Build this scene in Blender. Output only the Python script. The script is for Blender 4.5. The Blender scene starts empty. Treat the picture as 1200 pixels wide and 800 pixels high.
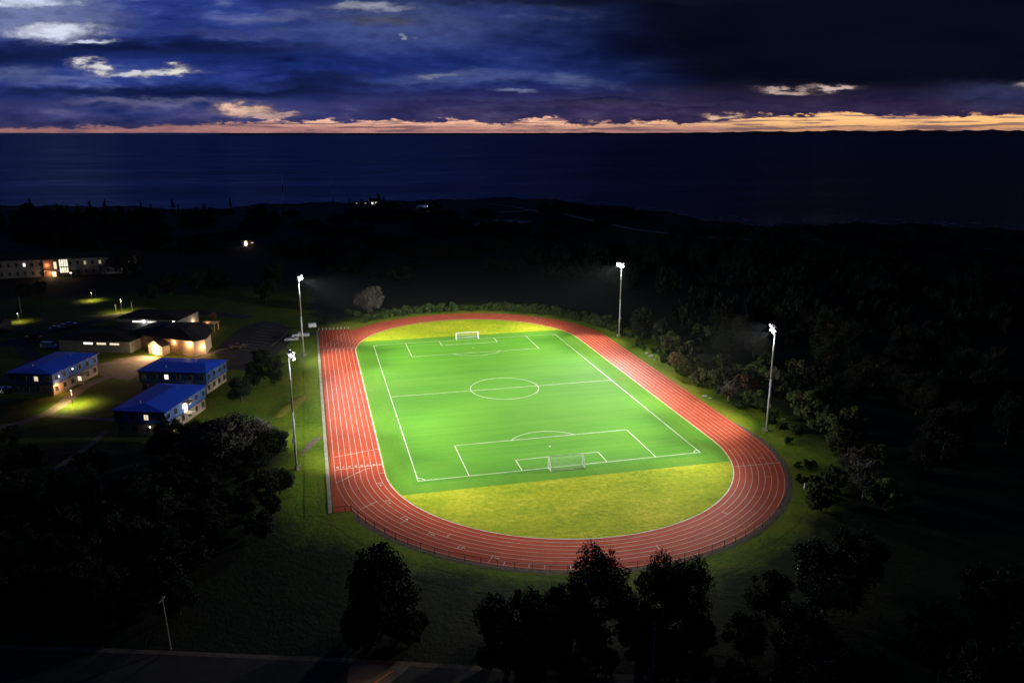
import bpy, math, random
import numpy as np
from mathutils import Vector, Matrix
sc = bpy.context.scene
COL = sc.collection
rnd = random.Random(7)
R = math.radians
PI = math.pi

# ------------------------------------------------------------------ camera
CP = (-48.3084, -200.571, 67.1763); YAW, PITCH, ROLL, FPX = 0.246, 0.2569, 0.0009, 946.3356
cF = Vector((math.sin(YAW)*math.cos(PITCH), math.cos(YAW)*math.cos(PITCH), -math.sin(PITCH)))
cR = Vector((math.cos(YAW), -math.sin(YAW), 0)); cU = cR.cross(cF)
cR, cU = cR*math.cos(ROLL)+cU*math.sin(ROLL), -cR*math.sin(ROLL)+cU*math.cos(ROLL)
cam = bpy.data.objects.new('camera', bpy.data.cameras.new('camera')); COL.objects.link(cam)
m = Matrix((cR, cU, -cF)).transposed().to_4x4(); m.translation = Vector(CP); cam.matrix_world = m
cam.data.sensor_width = 36; cam.data.lens = 36*FPX/1200; cam.data.clip_start = 1; cam.data.clip_end = 60000
sc.camera = cam

def at(u, v, z=0.0):
    d = cF + cR*((u-600)/FPX) - cU*((v-400)/FPX)
    t = (z-CP[2])/d.z
    return Vector(CP)+d*t

# ------------------------------------------------------------------ terrain
COASTPX = [(-250,243),(0,242),(100,243),(230,247),(300,242),(400,238),(500,236.5),(600,233),(640,235),(680,239),(720,244),(760,248.5),(830,259),(900,267),(960,265),(1000,262.5),(1060,264),(1120,268),(1200,271),(1400,280)]
SEA_Z = -12.0
_cp = [at(u, v, SEA_Z) for u, v in COASTPX]
_ca = np.array([math.atan2(p.x-CP[0], p.y-CP[1]) for p in _cp]); _cr = np.array([math.hypot(p.x-CP[0], p.y-CP[1]) for p in _cp])
def coast_r(a):
    return np.interp(a, _ca, _cr)
def ground_z(x, y):
    x = np.asarray(x, float); y = np.asarray(y, float)
    a = np.arctan2(x-CP[0], y-CP[1]); r = np.hypot(x-CP[0], y-CP[1])
    rc = coast_r(a) + 9*np.sin(a*90) + 5*np.sin(a*233+1)
    s = rc - r
    span = np.clip((rc-420)*0.8, 25, 260)
    t = np.clip(s/span, 0, 1); sm = t*t*(3-2*t)
    z = np.where(s > 0, SEA_Z*(1-sm)+0.0, SEA_Z - np.minimum(6, -s*0.04))
    # the shore keeps a low bank right at the water
    z = z + np.where((s > 0) & (s < span), 1.2*np.clip(s/12, 0, 1)*(1-t), 0)
    return z
def at_ground(u, v):
    z = 0.0
    for _ in range(25):
        p = at(u, v, z); z = 0.5*z+0.5*float(ground_z(p.x, p.y))
    p = at(u, v, z); p.z = float(ground_z(p.x, p.y)); return p

# ------------------------------------------------------------------ materials
MATS = {}
def principled(name):
    mt = bpy.data.materials.new(name); mt.use_nodes = True
    nt = mt.node_tree; b = nt.nodes['Principled BSDF']; MATS[name] = mt
    return mt, nt, b
def N(nt, typ, **kw):
    n = nt.nodes.new(typ)
    for k, v in kw.items(): setattr(n, k, v)
    return n
def noise(nt, vec, scale, detail=4, rough=0.6, dist=0.0):
    n = N(nt, 'ShaderNodeTexNoise'); n.inputs['Scale'].default_value = scale; n.inputs['Detail'].default_value = detail
    n.inputs['Roughness'].default_value = rough; n.inputs['Distortion'].default_value = dist
    if vec is not None: nt.links.new(vec, n.inputs['Vector'])
    return n.outputs['Fac']
def ramp(nt, fac, stops):
    r = N(nt, 'ShaderNodeValToRGB'); el = r.color_ramp.elements
    while len(el) < len(stops): el.new(0.5)
    for e, (p, c) in zip(el, stops): e.position = p; e.color = (*c, 1)
    nt.links.new(fac, r.inputs['Fac']); return r.outputs['Color']
def mixc(nt, fac, a, b, mode='MIX'):
    n = N(nt, 'ShaderNodeMix', data_type='RGBA', blend_type=mode)
    for s, v in ((0, fac), (6, a), (7, b)):
        if isinstance(v, (int, float)): n.inputs[s].default_value = v
        elif isinstance(v, tuple): n.inputs[s].default_value = (*v, 1)
        else: nt.links.new(v, n.inputs[s])
    return n.outputs[2]
def mth(nt, op, a, b=None, c=None, clamp=False):
    n = N(nt, 'ShaderNodeMath', operation=op, use_clamp=clamp)
    for i, v in enumerate((a, b, c)):
        if v is None: continue
        if isinstance(v, (int, float)): n.inputs[i].default_value = v
        else: nt.links.new(v, n.inputs[i])
    return n.outputs[0]
def sstep(nt, v, lo, hi):
    n = N(nt, 'ShaderNodeMapRange', interpolation_type='SMOOTHSTEP')
    nt.links.new(v, n.inputs[0]); n.inputs[1].default_value = lo; n.inputs[2].default_value = hi
    return n.outputs[0]
def mapping(nt, vec, scale):
    n = N(nt, 'ShaderNodeMapping'); nt.links.new(vec, n.inputs[0]); n.inputs['Scale'].default_value = scale
    return n.outputs[0]
def objco(nt): return N(nt, 'ShaderNodeTexCoord').outputs['Object']

def simple(name, c1, c2=None, scale=2.0, rough=0.7, metal=0.0, bump=0.0, spec=0.3):
    mt, nt, b = principled(name); c2 = c2 or tuple(x*0.75 for x in c1)
    f = noise(nt, objco(nt), scale)
    nt.links.new(ramp(nt, f, [(0.3, c2), (0.7, c1)]), b.inputs['Base Color'])
    b.inputs['Roughness'].default_value = rough; b.inputs['Metallic'].default_value = metal
    b.inputs['Specular IOR Level'].default_value = spec
    if bump:
        bp = N(nt, 'ShaderNodeBump'); bp.inputs['Strength'].default_value = bump; nt.links.new(f, bp.inputs['Height'])
        nt.links.new(bp.outputs[0], b.inputs['Normal'])
    return mt
def glow(name, col, strength):
    mt, nt, b = principled(name)
    b.inputs['Base Color'].default_value = (0.6, 0.6, 0.6, 1)
    b.inputs['Emission Color'].default_value = (*col, 1); b.inputs['Emission Strength'].default_value = strength
    return mt

# grassland (one big sheet)
def grass_mat(name, stops, s_big, s_mid, s_fine, fine_amt=0.5, bump=0.6, streak=(1, 1, 1)):
    mt, nt, b = principled(name); co = objco(nt)
    big = noise(nt, co, s_big, 3); mid = noise(nt, mapping(nt, co, streak), s_mid, 5, 0.7); fin = noise(nt, co, s_fine, 3, 0.8)
    f = mth(nt, 'ADD', mth(nt, 'MULTIPLY', big, 0.55), mth(nt, 'MULTIPLY', mid, 0.45))
    f = mth(nt, 'ADD', f, mth(nt, 'MULTIPLY', mth(nt, 'SUBTRACT', fin, 0.5), fine_amt))
    nt.links.new(ramp(nt, f, stops), b.inputs['Base Color'])
    b.inputs['Roughness'].default_value = 0.9; b.inputs['Specular IOR Level'].default_value = 0.1
    bp = N(nt, 'ShaderNodeBump'); bp.inputs['Strength'].default_value = bump; bp.inputs['Distance'].default_value = 0.3
    nt.links.new(mth(nt, 'ADD', fin, mid), bp.inputs['Height']); nt.links.new(bp.outputs[0], b.inputs['Normal'])
    return mt
M_ground = grass_mat('grassland', [(0.28, (0.040, 0.095, 0.005)), (0.46, (0.095, 0.165, 0.008)), (0.62, (0.19, 0.21, 0.012)), (0.8, (0.25, 0.22, 0.04))], 0.03, 0.12, 0.9, 0.45, streak=(1, 0.5, 1))
def add_unlit_dark(mt):  # night darkness away from the floodlights is painted into the grass colour
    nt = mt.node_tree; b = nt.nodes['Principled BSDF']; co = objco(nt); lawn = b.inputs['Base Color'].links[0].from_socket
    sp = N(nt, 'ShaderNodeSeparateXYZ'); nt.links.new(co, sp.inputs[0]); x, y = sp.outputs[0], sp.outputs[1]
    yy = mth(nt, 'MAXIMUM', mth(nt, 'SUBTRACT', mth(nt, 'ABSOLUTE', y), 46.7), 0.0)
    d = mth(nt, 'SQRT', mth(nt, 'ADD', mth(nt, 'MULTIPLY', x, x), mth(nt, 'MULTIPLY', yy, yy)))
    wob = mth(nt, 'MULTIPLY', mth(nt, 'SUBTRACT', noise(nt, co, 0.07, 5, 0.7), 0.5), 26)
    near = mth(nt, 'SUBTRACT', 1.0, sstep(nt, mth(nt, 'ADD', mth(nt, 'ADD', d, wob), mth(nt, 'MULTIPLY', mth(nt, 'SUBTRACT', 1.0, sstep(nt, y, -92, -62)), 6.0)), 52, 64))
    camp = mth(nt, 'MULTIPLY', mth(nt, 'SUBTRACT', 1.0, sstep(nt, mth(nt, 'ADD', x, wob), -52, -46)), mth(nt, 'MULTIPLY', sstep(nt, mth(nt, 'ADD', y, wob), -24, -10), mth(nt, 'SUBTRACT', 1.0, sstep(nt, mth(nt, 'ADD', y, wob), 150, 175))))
    rough = ramp(nt, noise(nt, co, 0.25, 5, 0.7), [(0.3, (0.006, 0.010, 0.004)), (0.55, (0.013, 0.018, 0.007)), (0.8, (0.026, 0.027, 0.012))])  # near-black grass colour standing in for unlit ground
    nt.links.new(mixc(nt, mth(nt, 'MAXIMUM', near, mth(nt, 'MULTIPLY', camp, 0.55)), rough, lawn), b.inputs['Base Color'])  # campus grass painted partly dark too, for the unlit gaps between houses
add_unlit_dark(M_ground)
M_dry = grass_mat('dry_grass', [(0.22, (0.12, 0.22, 0.006)), (0.40, (0.22, 0.30, 0.008)), (0.56, (0.33, 0.37, 0.012)), (0.70, (0.48, 0.44, 0.04)), (0.85, (0.60, 0.50, 0.14))], 0.05, 0.22, 0.9, 0.85, 0.8, streak=(0.45, 1, 1))
M_bank = grass_mat('bank_grass', [(0.25, (0.05, 0.06, 0.008)), (0.5, (0.11, 0.105, 0.015)), (0.75, (0.19, 0.16, 0.04))], 0.1, 0.5, 2.0, 0.5)
# artificial turf with faint mowing / seam bands across
def turf():
    mt, nt, b = principled('artificial_turf'); co = objco(nt)
    big = noise(nt, co, 0.03, 3); st = noise(nt, mapping(nt, co, (0.03, 0.5, 1)), 1.0, 4, 0.75); fin = noise(nt, co, 1.4, 3, 0.8)
    f = mth(nt, 'ADD', mth(nt, 'MULTIPLY', big, 0.5), mth(nt, 'MULTIPLY', st, 0.5))
    f = mth(nt, 'ADD', f, mth(nt, 'MULTIPLY', mth(nt, 'SUBTRACT', fin, 0.5), 0.28))
    sx = N(nt, 'ShaderNodeSeparateXYZ'); nt.links.new(co, sx.inputs[0])
    rollid = N(nt, 'ShaderNodeTexWhiteNoise', noise_dimensions='1D'); nt.links.new(mth(nt, 'FLOOR', mth(nt, 'DIVIDE', sx.outputs[1], 3.7)), rollid.inputs['W'])
    f = mth(nt, 'ADD', f, mth(nt, 'MULTIPLY', mth(nt, 'SUBTRACT', rollid.outputs['Value'], 0.5), 0.10))
    seam = mth(nt, 'LESS_THAN', mth(nt, 'FRACT', mth(nt, 'DIVIDE', sx.outputs[1], 3.7)), 0.04); f = mth(nt, 'SUBTRACT', f, mth(nt, 'MULTIPLY', seam, 0.10))
    nt.links.new(ramp(nt, f, [(0.25, (0.050, 0.186, 0.010)), (0.5, (0.074, 0.228, 0.013)), (0.75, (0.104, 0.258, 0.018))]), b.inputs['Base Color'])
    b.inputs['Roughness'].default_value = 0.85; b.inputs['Specular IOR Level'].default_value = 0.15
    bp = N(nt, 'ShaderNodeBump'); bp.inputs['Strength'].default_value = 0.4; bp.inputs['Distance'].default_value = 0.1
    nt.links.new(fin, bp.inputs['Height']); nt.links.new(bp.outputs[0], b.inputs['Normal'])
    return mt
M_turf = turf()
M_turf_edge = grass_mat('turf_margin', [(0.25, (0.058, 0.180, 0.012)), (0.5, (0.088, 0.232, 0.016)), (0.75, (0.135, 0.26, 0.03))], 0.05, 0.2, 1.2, 0.35, 0.4, streak=(1, 0.1, 1))
def track_mat():
    mt, nt, b = principled('red_rubber'); co = objco(nt)
    big = noise(nt, co, 0.05, 5, 0.65); mid = noise(nt, co, 0.35, 6, 0.75); fin = noise(nt, co, 2.2, 3, 0.8)
    f = mth(nt, 'ADD', mth(nt, 'MULTIPLY', big, 0.5), mth(nt, 'MULTIPLY', mid, 0.5)); f = mth(nt, 'ADD', f, mth(nt, 'MULTIPLY', mth(nt, 'SUBTRACT', fin, 0.5), 0.30))
    c = ramp(nt, f, [(0.30, (0.27, 0.034, 0.010)), (0.46, (0.37, 0.047, 0.014)), (0.60, (0.43, 0.064, 0.020)), (0.74, (0.49, 0.092, 0.038))])
    # scuffed darker wheel / foot marks in the inner lanes
    st = sstep(nt, noise(nt, co, 0.16, 4, 0.7), 0.56, 0.70)
    nt.links.new(mixc(nt, mth(nt, 'MULTIPLY', st, 0.35), c, (0.22, 0.035, 0.018)), b.inputs['Base Color'])
    b.inputs['Roughness'].default_value = 0.68; b.inputs['Specular IOR Level'].default_value = 0.09
    bp = N(nt, 'ShaderNodeBump'); bp.inputs['Strength'].default_value = 0.25; bp.inputs['Distance'].default_value = 0.05
    nt.links.new(fin, bp.inputs['Height']); nt.links.new(bp.outputs[0], b.inputs['Normal'])
    return mt
M_track = track_mat()
M_line = simple('white_line_paint', (0.72, 0.71, 0.63), (0.40, 0.36, 0.29), 0.45, 0.6)
M_kerb = simple('pale_concrete', (0.42, 0.38, 0.29), (0.27, 0.24, 0.17), 0.5, 0.9, bump=0.2)
M_path = simple('brown_gravel', (0.17, 0.13, 0.09), (0.07, 0.055, 0.035), 1.2, 0.95, bump=0.5)
M_asphalt = simple('asphalt', (0.034, 0.032, 0.029), (0.016, 0.015, 0.014), 0.4, 0.9, bump=0.2)
M_paving = simple('concrete_paving', (0.20, 0.165, 0.125), (0.11, 0.09, 0.068), 0.4, 0.9, bump=0.2)
M_orange = simple('orange_road_paint', (0.75, 0.22, 0.04), (0.6, 0.16, 0.03), 2, 0.6)
M_steel = simple('galvanised_steel', (0.55, 0.56, 0.57), (0.40, 0.41, 0.42), 1.5, 0.5, 0.3)
M_mast = simple('bright_aluminium', (0.9, 0.9, 0.92), (0.82, 0.82, 0.84), 1, 0.30, 1.0)
M_dark = simple('dark_metal', (0.03, 0.03, 0.032), (0.02, 0.02, 0.022), 2, 0.6)
M_white = simple('white_enamel', (0.80, 0.80, 0.78), (0.7, 0.7, 0.68), 3, 0.4)
M_bark = simple('bark', (0.085, 0.065, 0.045), (0.04, 0.03, 0.022), 3, 0.95, bump=0.5)
M_pale_bark = simple('pale_bark', (0.36, 0.30, 0.22), (0.2, 0.16, 0.12), 2, 0.95)
M_rock = simple('grey_rock', (0.42, 0.40, 0.37), (0.22, 0.21, 0.19), 1.5, 0.95, bump=0.6)
M_wood_pole = simple('weathered_wood', (0.36, 0.31, 0.25), (0.2, 0.17, 0.13), 1.5, 0.9)
def seam_roof(name, c1, c2, axis, pitch, rough):
    mt, nt, b = principled(name); co = objco(nt)
    sp = N(nt, 'ShaderNodeSeparateXYZ'); nt.links.new(co, sp.inputs[0])
    w = mth(nt, 'FRACT', mth(nt, 'DIVIDE', sp.outputs[axis], pitch)); w = mth(nt, 'LESS_THAN', w, 0.12)
    base = ramp(nt, noise(nt, co, 0.6, 5, 0.7), [(0.3, c2), (0.7, c1)])
    nt.links.new(base, b.inputs['Base Color'])
    b.inputs['Roughness'].default_value = rough; b.inputs['Metallic'].default_value = 0.0
    bp = N(nt, 'ShaderNodeBump'); bp.inputs['Strength'].default_value = 0.8; bp.inputs['Distance'].default_value = 0.05
    nt.links.new(w, bp.inputs['Height']); nt.links.new(bp.outputs[0], b.inputs['Normal'])
    return mt
M_blueroof = seam_roof('blue_metal_roof', (0.012, 0.10, 0.86), (0.008, 0.075, 0.74), 0, 0.6, 0.45)
M_upper = simple('blue_grey_cladding', (0.050, 0.12, 0.34), (0.035, 0.09, 0.27), 0.5, 0.8)
M_lower = simple('buff_brick', (0.40, 0.31, 0.23), (0.27, 0.2, 0.14), 1.0, 0.9, bump=0.2)
M_cream = simple('cream_render', (0.60, 0.43, 0.28), (0.50, 0.35, 0.22), 0.5, 0.85)
M_shingle = simple('dark_shingle', (0.030, 0.024, 0.020), (0.018, 0.014, 0.012), 0.9, 0.95, bump=0.3)
M_greywall = simple('grey_render', (0.24, 0.23, 0.215), (0.15, 0.145, 0.14), 0.4, 0.9)
M_trim = simple('dark_trim', (0.05, 0.05, 0.06), (0.035, 0.035, 0.04), 1, 0.6)
M_frame = simple('grey_frame', (0.22, 0.22, 0.22), (0.16, 0.16, 0.16), 1, 0.6)
def glass(name):
    mt, nt, b = principled(name); b.inputs['Base Color'].default_value = (0.01, 0.012, 0.015, 1)
    b.inputs['Roughness'].default_value = 0.12
    return mt
M_glass = glass('dark_glass')
M_lit = glow('lit_window', (1.0, 0.84, 0.58), 0.9)
M_litcool = glow('lit_white_window', (1.0, 0.95, 0.84), 1.5)
M_litdim = glow('dim_lit_window', (1.0, 0.85, 0.5), 0.35)
M_stair = glow('stair_glass_lit', (1.0, 0.86, 0.62), 1.25)
M_flood = glow('floodlight_lens', (1.0, 0.99, 0.96), 40)
M_lampw = glow('warm_lamp', (1.0, 0.80, 0.52), 14)
M_lampc = glow('white_lamp', (1.0, 0.98, 0.93), 14)
M_lampr = glow('red_lamp', (1.0, 0.25, 0.10), 5)
M_paintw = simple('white_car_paint', (0.78, 0.78, 0.76), (0.74, 0.74, 0.72), 1, 0.25, spec=0.5)
M_paints = simple('silver_car_paint', (0.42, 0.43, 0.45), (0.38, 0.39, 0.4), 1, 0.3, spec=0.5)
M_paintb = simple('brown_car_paint', (0.13, 0.07, 0.045), (0.1, 0.05, 0.03), 1, 0.3, spec=0.5)
M_tyre = simple('rubber', (0.02, 0.02, 0.02), (0.014, 0.014, 0.014), 3, 0.9)
M_rust = simple('rust_brown_metal', (0.22, 0.11, 0.07), (0.15, 0.07, 0.045), 1, 0.8)
def leaf(name, c1, c2, c3):
    mt, nt, b = principled(name); co = objco(nt)
    f = noise(nt, co, 0.9, 4, 0.75)
    oi = N(nt, 'ShaderNodeObjectInfo')
    col = ramp(nt, f, [(0.3, c1), (0.52, c2), (0.75, c3)])
    hs = N(nt, 'ShaderNodeHueSaturation'); nt.links.new(col, hs.inputs['Color'])
    nt.links.new(mth(nt, 'ADD', 0.475, mth(nt, 'MULTIPLY', oi.outputs['Random'], 0.05)), hs.inputs['Hue'])
    nt.links.new(mth(nt, 'ADD', 0.65, mth(nt, 'MULTIPLY', oi.outputs['Random'], 0.7)), hs.inputs['Value'])
    nt.links.new(hs.outputs[0], b.inputs['Base Color'])
    b.inputs['Roughness'].default_value = 0.75; b.inputs['Specular IOR Level'].default_value = 0.15
    return mt
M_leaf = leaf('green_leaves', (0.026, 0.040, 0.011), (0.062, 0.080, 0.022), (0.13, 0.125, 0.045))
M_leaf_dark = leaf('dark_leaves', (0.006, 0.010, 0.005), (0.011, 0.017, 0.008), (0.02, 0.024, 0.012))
M_leaf_bush = leaf('bush_leaves', (0.016, 0.032, 0.007), (0.036, 0.062, 0.012), (0.085, 0.095, 0.025))
M_leaf_autumn = leaf('autumn_leaves', (0.07, 0.042, 0.018), (0.15, 0.095, 0.042), (0.22, 0.16, 0.09))
M_leaf_grey = leaf('grey_leaves', (0.035, 0.036, 0.028), (0.075, 0.072, 0.058), (0.13, 0.12, 0.10))

# ------------------------------------------------------------------ mesh builder
class MB:
    def __init__(s): s.v = []; s.f = []; s.mi = []; s.cur = 0
    def add(s, vs, fs):
        o = len(s.v); s.v += [tuple(v) for v in vs]; s.f += [tuple(i+o for i in f) for f in fs]; s.mi += [s.cur]*len(fs); return s
    def quad(s, *p): return s.add(p, [tuple(range(len(p)))])
    def box(s, cx, cy, cz, sx, sy, sz, rz=0.0, tilt=None):
        c, q = math.cos(rz), math.sin(rz); vs = []
        for dz in (-.5, .5):
            for dx, dy in ((-.5, -.5), (.5, -.5), (.5, .5), (-.5, .5)):
                x, y = dx*sx, dy*sy; vs.append((cx+x*c-y*q, cy+x*q+y*c, cz+dz*sz))
        return s.add(vs, [(3, 2, 1, 0), (4, 5, 6, 7), (0, 1, 5, 4), (1, 2, 6, 5), (2, 3, 7, 6), (3, 0, 4, 7)])
    def prism(s, poly, z0, z1):
        n = len(poly); vs = [(x, y, z0) for x, y in poly]+[(x, y, z1) for x, y in poly]
        return s.add(vs, [tuple(range(n-1, -1, -1)), tuple(range(n, 2*n))]+[(i, (i+1) % n, n+(i+1) % n, n+i) for i in range(n)])
    def tube(s, p0, p1, r0, r1=None, n=8, caps=True):
        r1 = r0 if r1 is None else r1; p0 = Vector(p0); p1 = Vector(p1); d = (p1-p0).normalized()
        a = d.orthogonal().normalized(); b = d.cross(a); vs = []
        for p, r in ((p0, r0), (p1, r1)):
            for i in range(n):
                t = 2*PI*i/n; vs.append(p+(a*math.cos(t)+b*math.sin(t))*r)
        fs = [(i, (i+1) % n, n+(i+1) % n, n+i) for i in range(n)]
        if caps: fs += [tuple(range(n-1, -1, -1)), tuple(range(n, 2*n))]
        return s.add(vs, fs)
    def dome(s, c, d, r, bulge=0.6, n=10, k=3):
        c = Vector(c); d = Vector(d).normalized(); a = d.orthogonal().normalized(); b = d.cross(a); vs = []; fs = []
        for j in range(k):
            t = j/k*PI/2
            for i in range(n):
                q = 2*PI*i/n; vs.append(c+(a*math.cos(q)+b*math.sin(q))*r*math.cos(t)+d*r*bulge*math.sin(t))
        vs.append(c+d*r*bulge)
        for j in range(k-1):
            for i in range(n): fs.append((j*n+i, j*n+(i+1) % n, (j+1)*n+(i+1) % n, (j+1)*n+i))
        for i in range(n): fs.append(((k-1)*n+i, (k-1)*n+(i+1) % n, k*n))
        fs.append(tuple(range(n-1, -1, -1)))
        return s.add(vs, fs)
    def build(s, name, mats, parent=None, smooth=False):
        me = bpy.data.meshes.new(name); me.from_pydata(s.v, [], s.f); me.update()
        for mt in (mats if isinstance(mats, (list, tuple)) else [mats]): me.materials.append(mt)
        if any(s.mi): me.polygons.foreach_set('material_index', s.mi)
        if smooth: me.polygons.foreach_set('use_smooth', [True]*len(me.polygons))
        o = bpy.data.objects.new(name, me); COL.objects.link(o)
        if parent is not None: o.parent = parent
        return o
def tag(o, label=None, cat=None, group=None, kind=None):
    if label: o['label'] = label
    if cat: o['category'] = cat
    if group: o['group'] = group
    if kind: o['kind'] = kind
    return o
def empty(name, loc, rz=0.0, label=None, cat=None, group=None):
    o = bpy.data.objects.new(name, None); COL.objects.link(o); o.location = loc; o.rotation_euler = (0, 0, rz)
    o.empty_display_size = 0.5
    return tag(o, label, cat, group)
def copy_tree(o, parent=None):
    c = o.copy(); COL.objects.link(c)
    if parent is not None: c.parent = parent
    for ch in list(o.children): copy_tree(ch, c)
    return c
def struct(o): return tag(o, kind='structure')
def lamp(name, kind, loc, power, col, parent=None, size=0.15, spot=None, blend=0.5, target=None):
    l = bpy.data.lights.new(name, kind); l.energy = power; l.color = col; l.shadow_soft_size = size
    if kind == 'SPOT': l.spot_size = spot; l.spot_blend = blend
    o = bpy.data.objects.new(name, l); COL.objects.link(o); o.location = loc
    if target is not None: o.rotation_euler = (Vector(target)-Vector(loc)).to_track_quat('-Z', 'Y').to_euler()
    if parent is not None: o.parent = parent
    return o
WARM = (1.0, 0.58, 0.27); NEUT = (1.0, 0.93, 0.80); COOL = (0.96, 0.98, 1.0)

# ------------------------------------------------------------------ ground, sea, far shore
def axis(c, near, step, far):
    a = list(np.arange(-near, near+.1, step)); s = step; x = near; ext = []
    while x < far: s *= 1.12; x += s; ext.append(min(x, far))
    return np.array([-e for e in reversed(ext)]+a+ext)+c
gx = axis(0, 640, 8, 17000); gy = axis(220, 640, 8, 17000)
X, Y = np.meshgrid(gx, gy); Z = ground_z(X, Y)
# near rough land beyond the sports ground rolls gently
roll = (np.sin(X*0.021+1)*np.cos(Y*0.017)+0.6*np.sin(X*0.05+Y*0.04))*0.8
dist_c = np.hypot(X*0.8, Y-0)
Z = Z + roll*np.clip((dist_c-210)/200, 0, 1)*(Z > SEA_Z+1)
nx, ny = len(gx), len(gy)
idx = np.arange(nx*ny).reshape(ny, nx)
F = np.stack([idx[:-1, :-1], idx[:-1, 1:], idx[1:, 1:], idx[1:, :-1]], -1).reshape(-1, 4)
me = bpy.data.meshes.new('ground'); me.from_pydata(np.stack([X.ravel(), Y.ravel(), Z.ravel()], -1).tolist(), [], F.tolist())
me.materials.append(M_ground); me.polygons.foreach_set('use_smooth', [True]*len(me.polygons))
g = bpy.data.objects.new('ground', me); COL.objects.link(g); struct(g)

def sea_mat():
    mt = bpy.data.materials.new('sea_water'); mt.use_nodes = True; nt = mt.node_tree; nt.nodes.clear(); co = objco(nt)
    out = N(nt, 'ShaderNodeOutputMaterial'); gl = N(nt, 'ShaderNodeBsdfGlossy'); df = N(nt, 'ShaderNodeBsdfDiffuse'); ad = N(nt, 'ShaderNodeAddShader')
    w1 = noise(nt, mapping(nt, co, (0.35, 1, 1)), 0.045, 5, 0.65); w2 = noise(nt, mapping(nt, co, (0.25, 1, 1)), 0.006, 4, 0.65)
    bp = N(nt, 'ShaderNodeBump'); bp.inputs['Strength'].default_value = 1.0; bp.inputs['Distance'].default_value = 12.0
    nt.links.new(w1, bp.inputs['Height'])
    bp2 = N(nt, 'ShaderNodeBump'); bp2.inputs['Strength'].default_value = 0.6; bp2.inputs['Distance'].default_value = 14.0
    nt.links.new(w2, bp2.inputs['Height']); nt.links.new(bp.outputs[0], bp2.inputs['Normal'])
    gl.inputs['Roughness'].default_value = 0.26; df.inputs['Color'].default_value = (0.002, 0.004, 0.008, 1)
    cw = mth(nt, 'ADD', mth(nt, 'MULTIPLY', w2, 0.45), mth(nt, 'MULTIPLY', noise(nt, mapping(nt, co, (0.5, 1, 1)), 0.02, 6, 0.75), 0.55))
    nt.links.new(ramp(nt, cw, [(0.3, (0.07, 0.10, 0.15)), (0.5, (0.15, 0.20, 0.285)), (0.68, (0.28, 0.35, 0.46))]), gl.inputs['Color'])
    nt.links.new(bp2.outputs[0], gl.inputs['Normal']); nt.links.new(gl.outputs[0], ad.inputs[0]); nt.links.new(df.outputs[0], ad.inputs[1]); nt.links.new(ad.outputs[0], out.inputs[0])
    return mt
mb = MB(); mb.quad((-17000, 150, SEA_Z), (17000, 150, SEA_Z), (17000, 17000, SEA_Z), (-17000, 17000, SEA_Z))
struct(mb.build('sea', sea_mat()))

# far shore on the horizon: a low dark ridge 12 km out, with depth
M_hill = simple('far_land', (0.010, 0.011, 0.012), (0.007, 0.008, 0.009), 0.001, 1.0, spec=0.0)
mb = MB(); vs = []; fs = []
prof = [(262, 0), (275, 16), (320, 14), (420, 16), (520, 13), (600, 16), (640, 26), (690, 30), (740, 22), (790, 28), (830, 40), (880, 48), (960, 60), (1040, 66), (1120, 70), (1220, 68), (1500, 60), (2100, 50)]
us = np.arange(262, 2100, 6.0); hs = np.interp(us, [a for a, b in prof], [b for a, b in prof])
hs = hs*(1+0.10*np.sin(us*0.21)+0.08*np.sin(us*0.071+2)+0.05*np.sin(us*0.6))
for u, h in zip(us, hs):
    a = YAW+math.atan((u-600)/FPX)
    for r, z in ((11500, SEA_Z-2), (11800, SEA_Z+h*0.8), (12300, SEA_Z+h*1.0), (14500, SEA_Z-2)):
        vs.append((CP[0]+r*math.sin(a), CP[1]+r*math.cos(a), z))
for i in range(len(us)-1):
    for j in range(3): fs.append((i*4+j, i*4+4+j, i*4+5+j, i*4+1+j))
mb.add(vs, fs); struct(mb.build('hills', M_hill, smooth=True))

# breaking surf along the shore (thin broken ribbons of foam)
def foam_mat():
    mt, nt, b = principled('foam'); b.inputs['Base Color'].default_value = (0.75, 0.78, 0.8, 1); b.inputs['Roughness'].default_value = 0.8
    f = noise(nt, objco(nt), 0.05, 4, 0.7)
    nt.links.new(sstep(nt, f, 0.47, 0.62), b.inputs['Alpha']); return mt
mb = MB()
aa = np.arange(_ca[0], _ca[-1], 0.004)
for off, wd in ((6, 5), (24, 4), (48, 3)):
    ring = []
    for a in aa:
        rc = float(coast_r(a)+9*np.sin(a*90)+5*np.sin(a*233+1))+off+5*math.sin(a*70+off)
        w = wd*(0.6+0.4*math.sin(a*31+off))
        ring.append(((CP[0]+rc*math.sin(a), CP[1]+rc*math.cos(a), SEA_Z+0.15), (CP[0]+(rc+w)*math.sin(a), CP[1]+(rc+w)*math.cos(a), SEA_Z+0.15)))
    for p, q in zip(ring, ring[1:]): mb.quad(p[0], q[0], q[1], p[1])
struct(mb.build('surf', foam_mat()))

# ------------------------------------------------------------------ running track and pitch
TCY, TH, TR, LW = -0.7, 46.7, 36.4, 1.225
TW = LW*8
def oval(r, n=48, h=TH):
    pts = []
    for i in range(n+1):
        t = PI*i/n; pts.append((r*math.cos(t), TCY+h+r*math.sin(t)))
    for i in range(n+1):
        t = PI+PI*i/n; pts.append((r*math.cos(t), TCY-h+r*math.sin(t)))
    return pts
def ring(mb, r0, r1, z, n=64):
    a, b = oval(r0, n), oval(r1, n); k = len(a)
    for i in range(k):
        j = (i+1) % k; mb.quad((*a[i], z), (*b[i], z), (*b[j], z), (*a[j], z))
mb = MB(); ring(mb, TR, TR+TW+0.35, 0.030)
XO = -(TR+TW+0.9)
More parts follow.
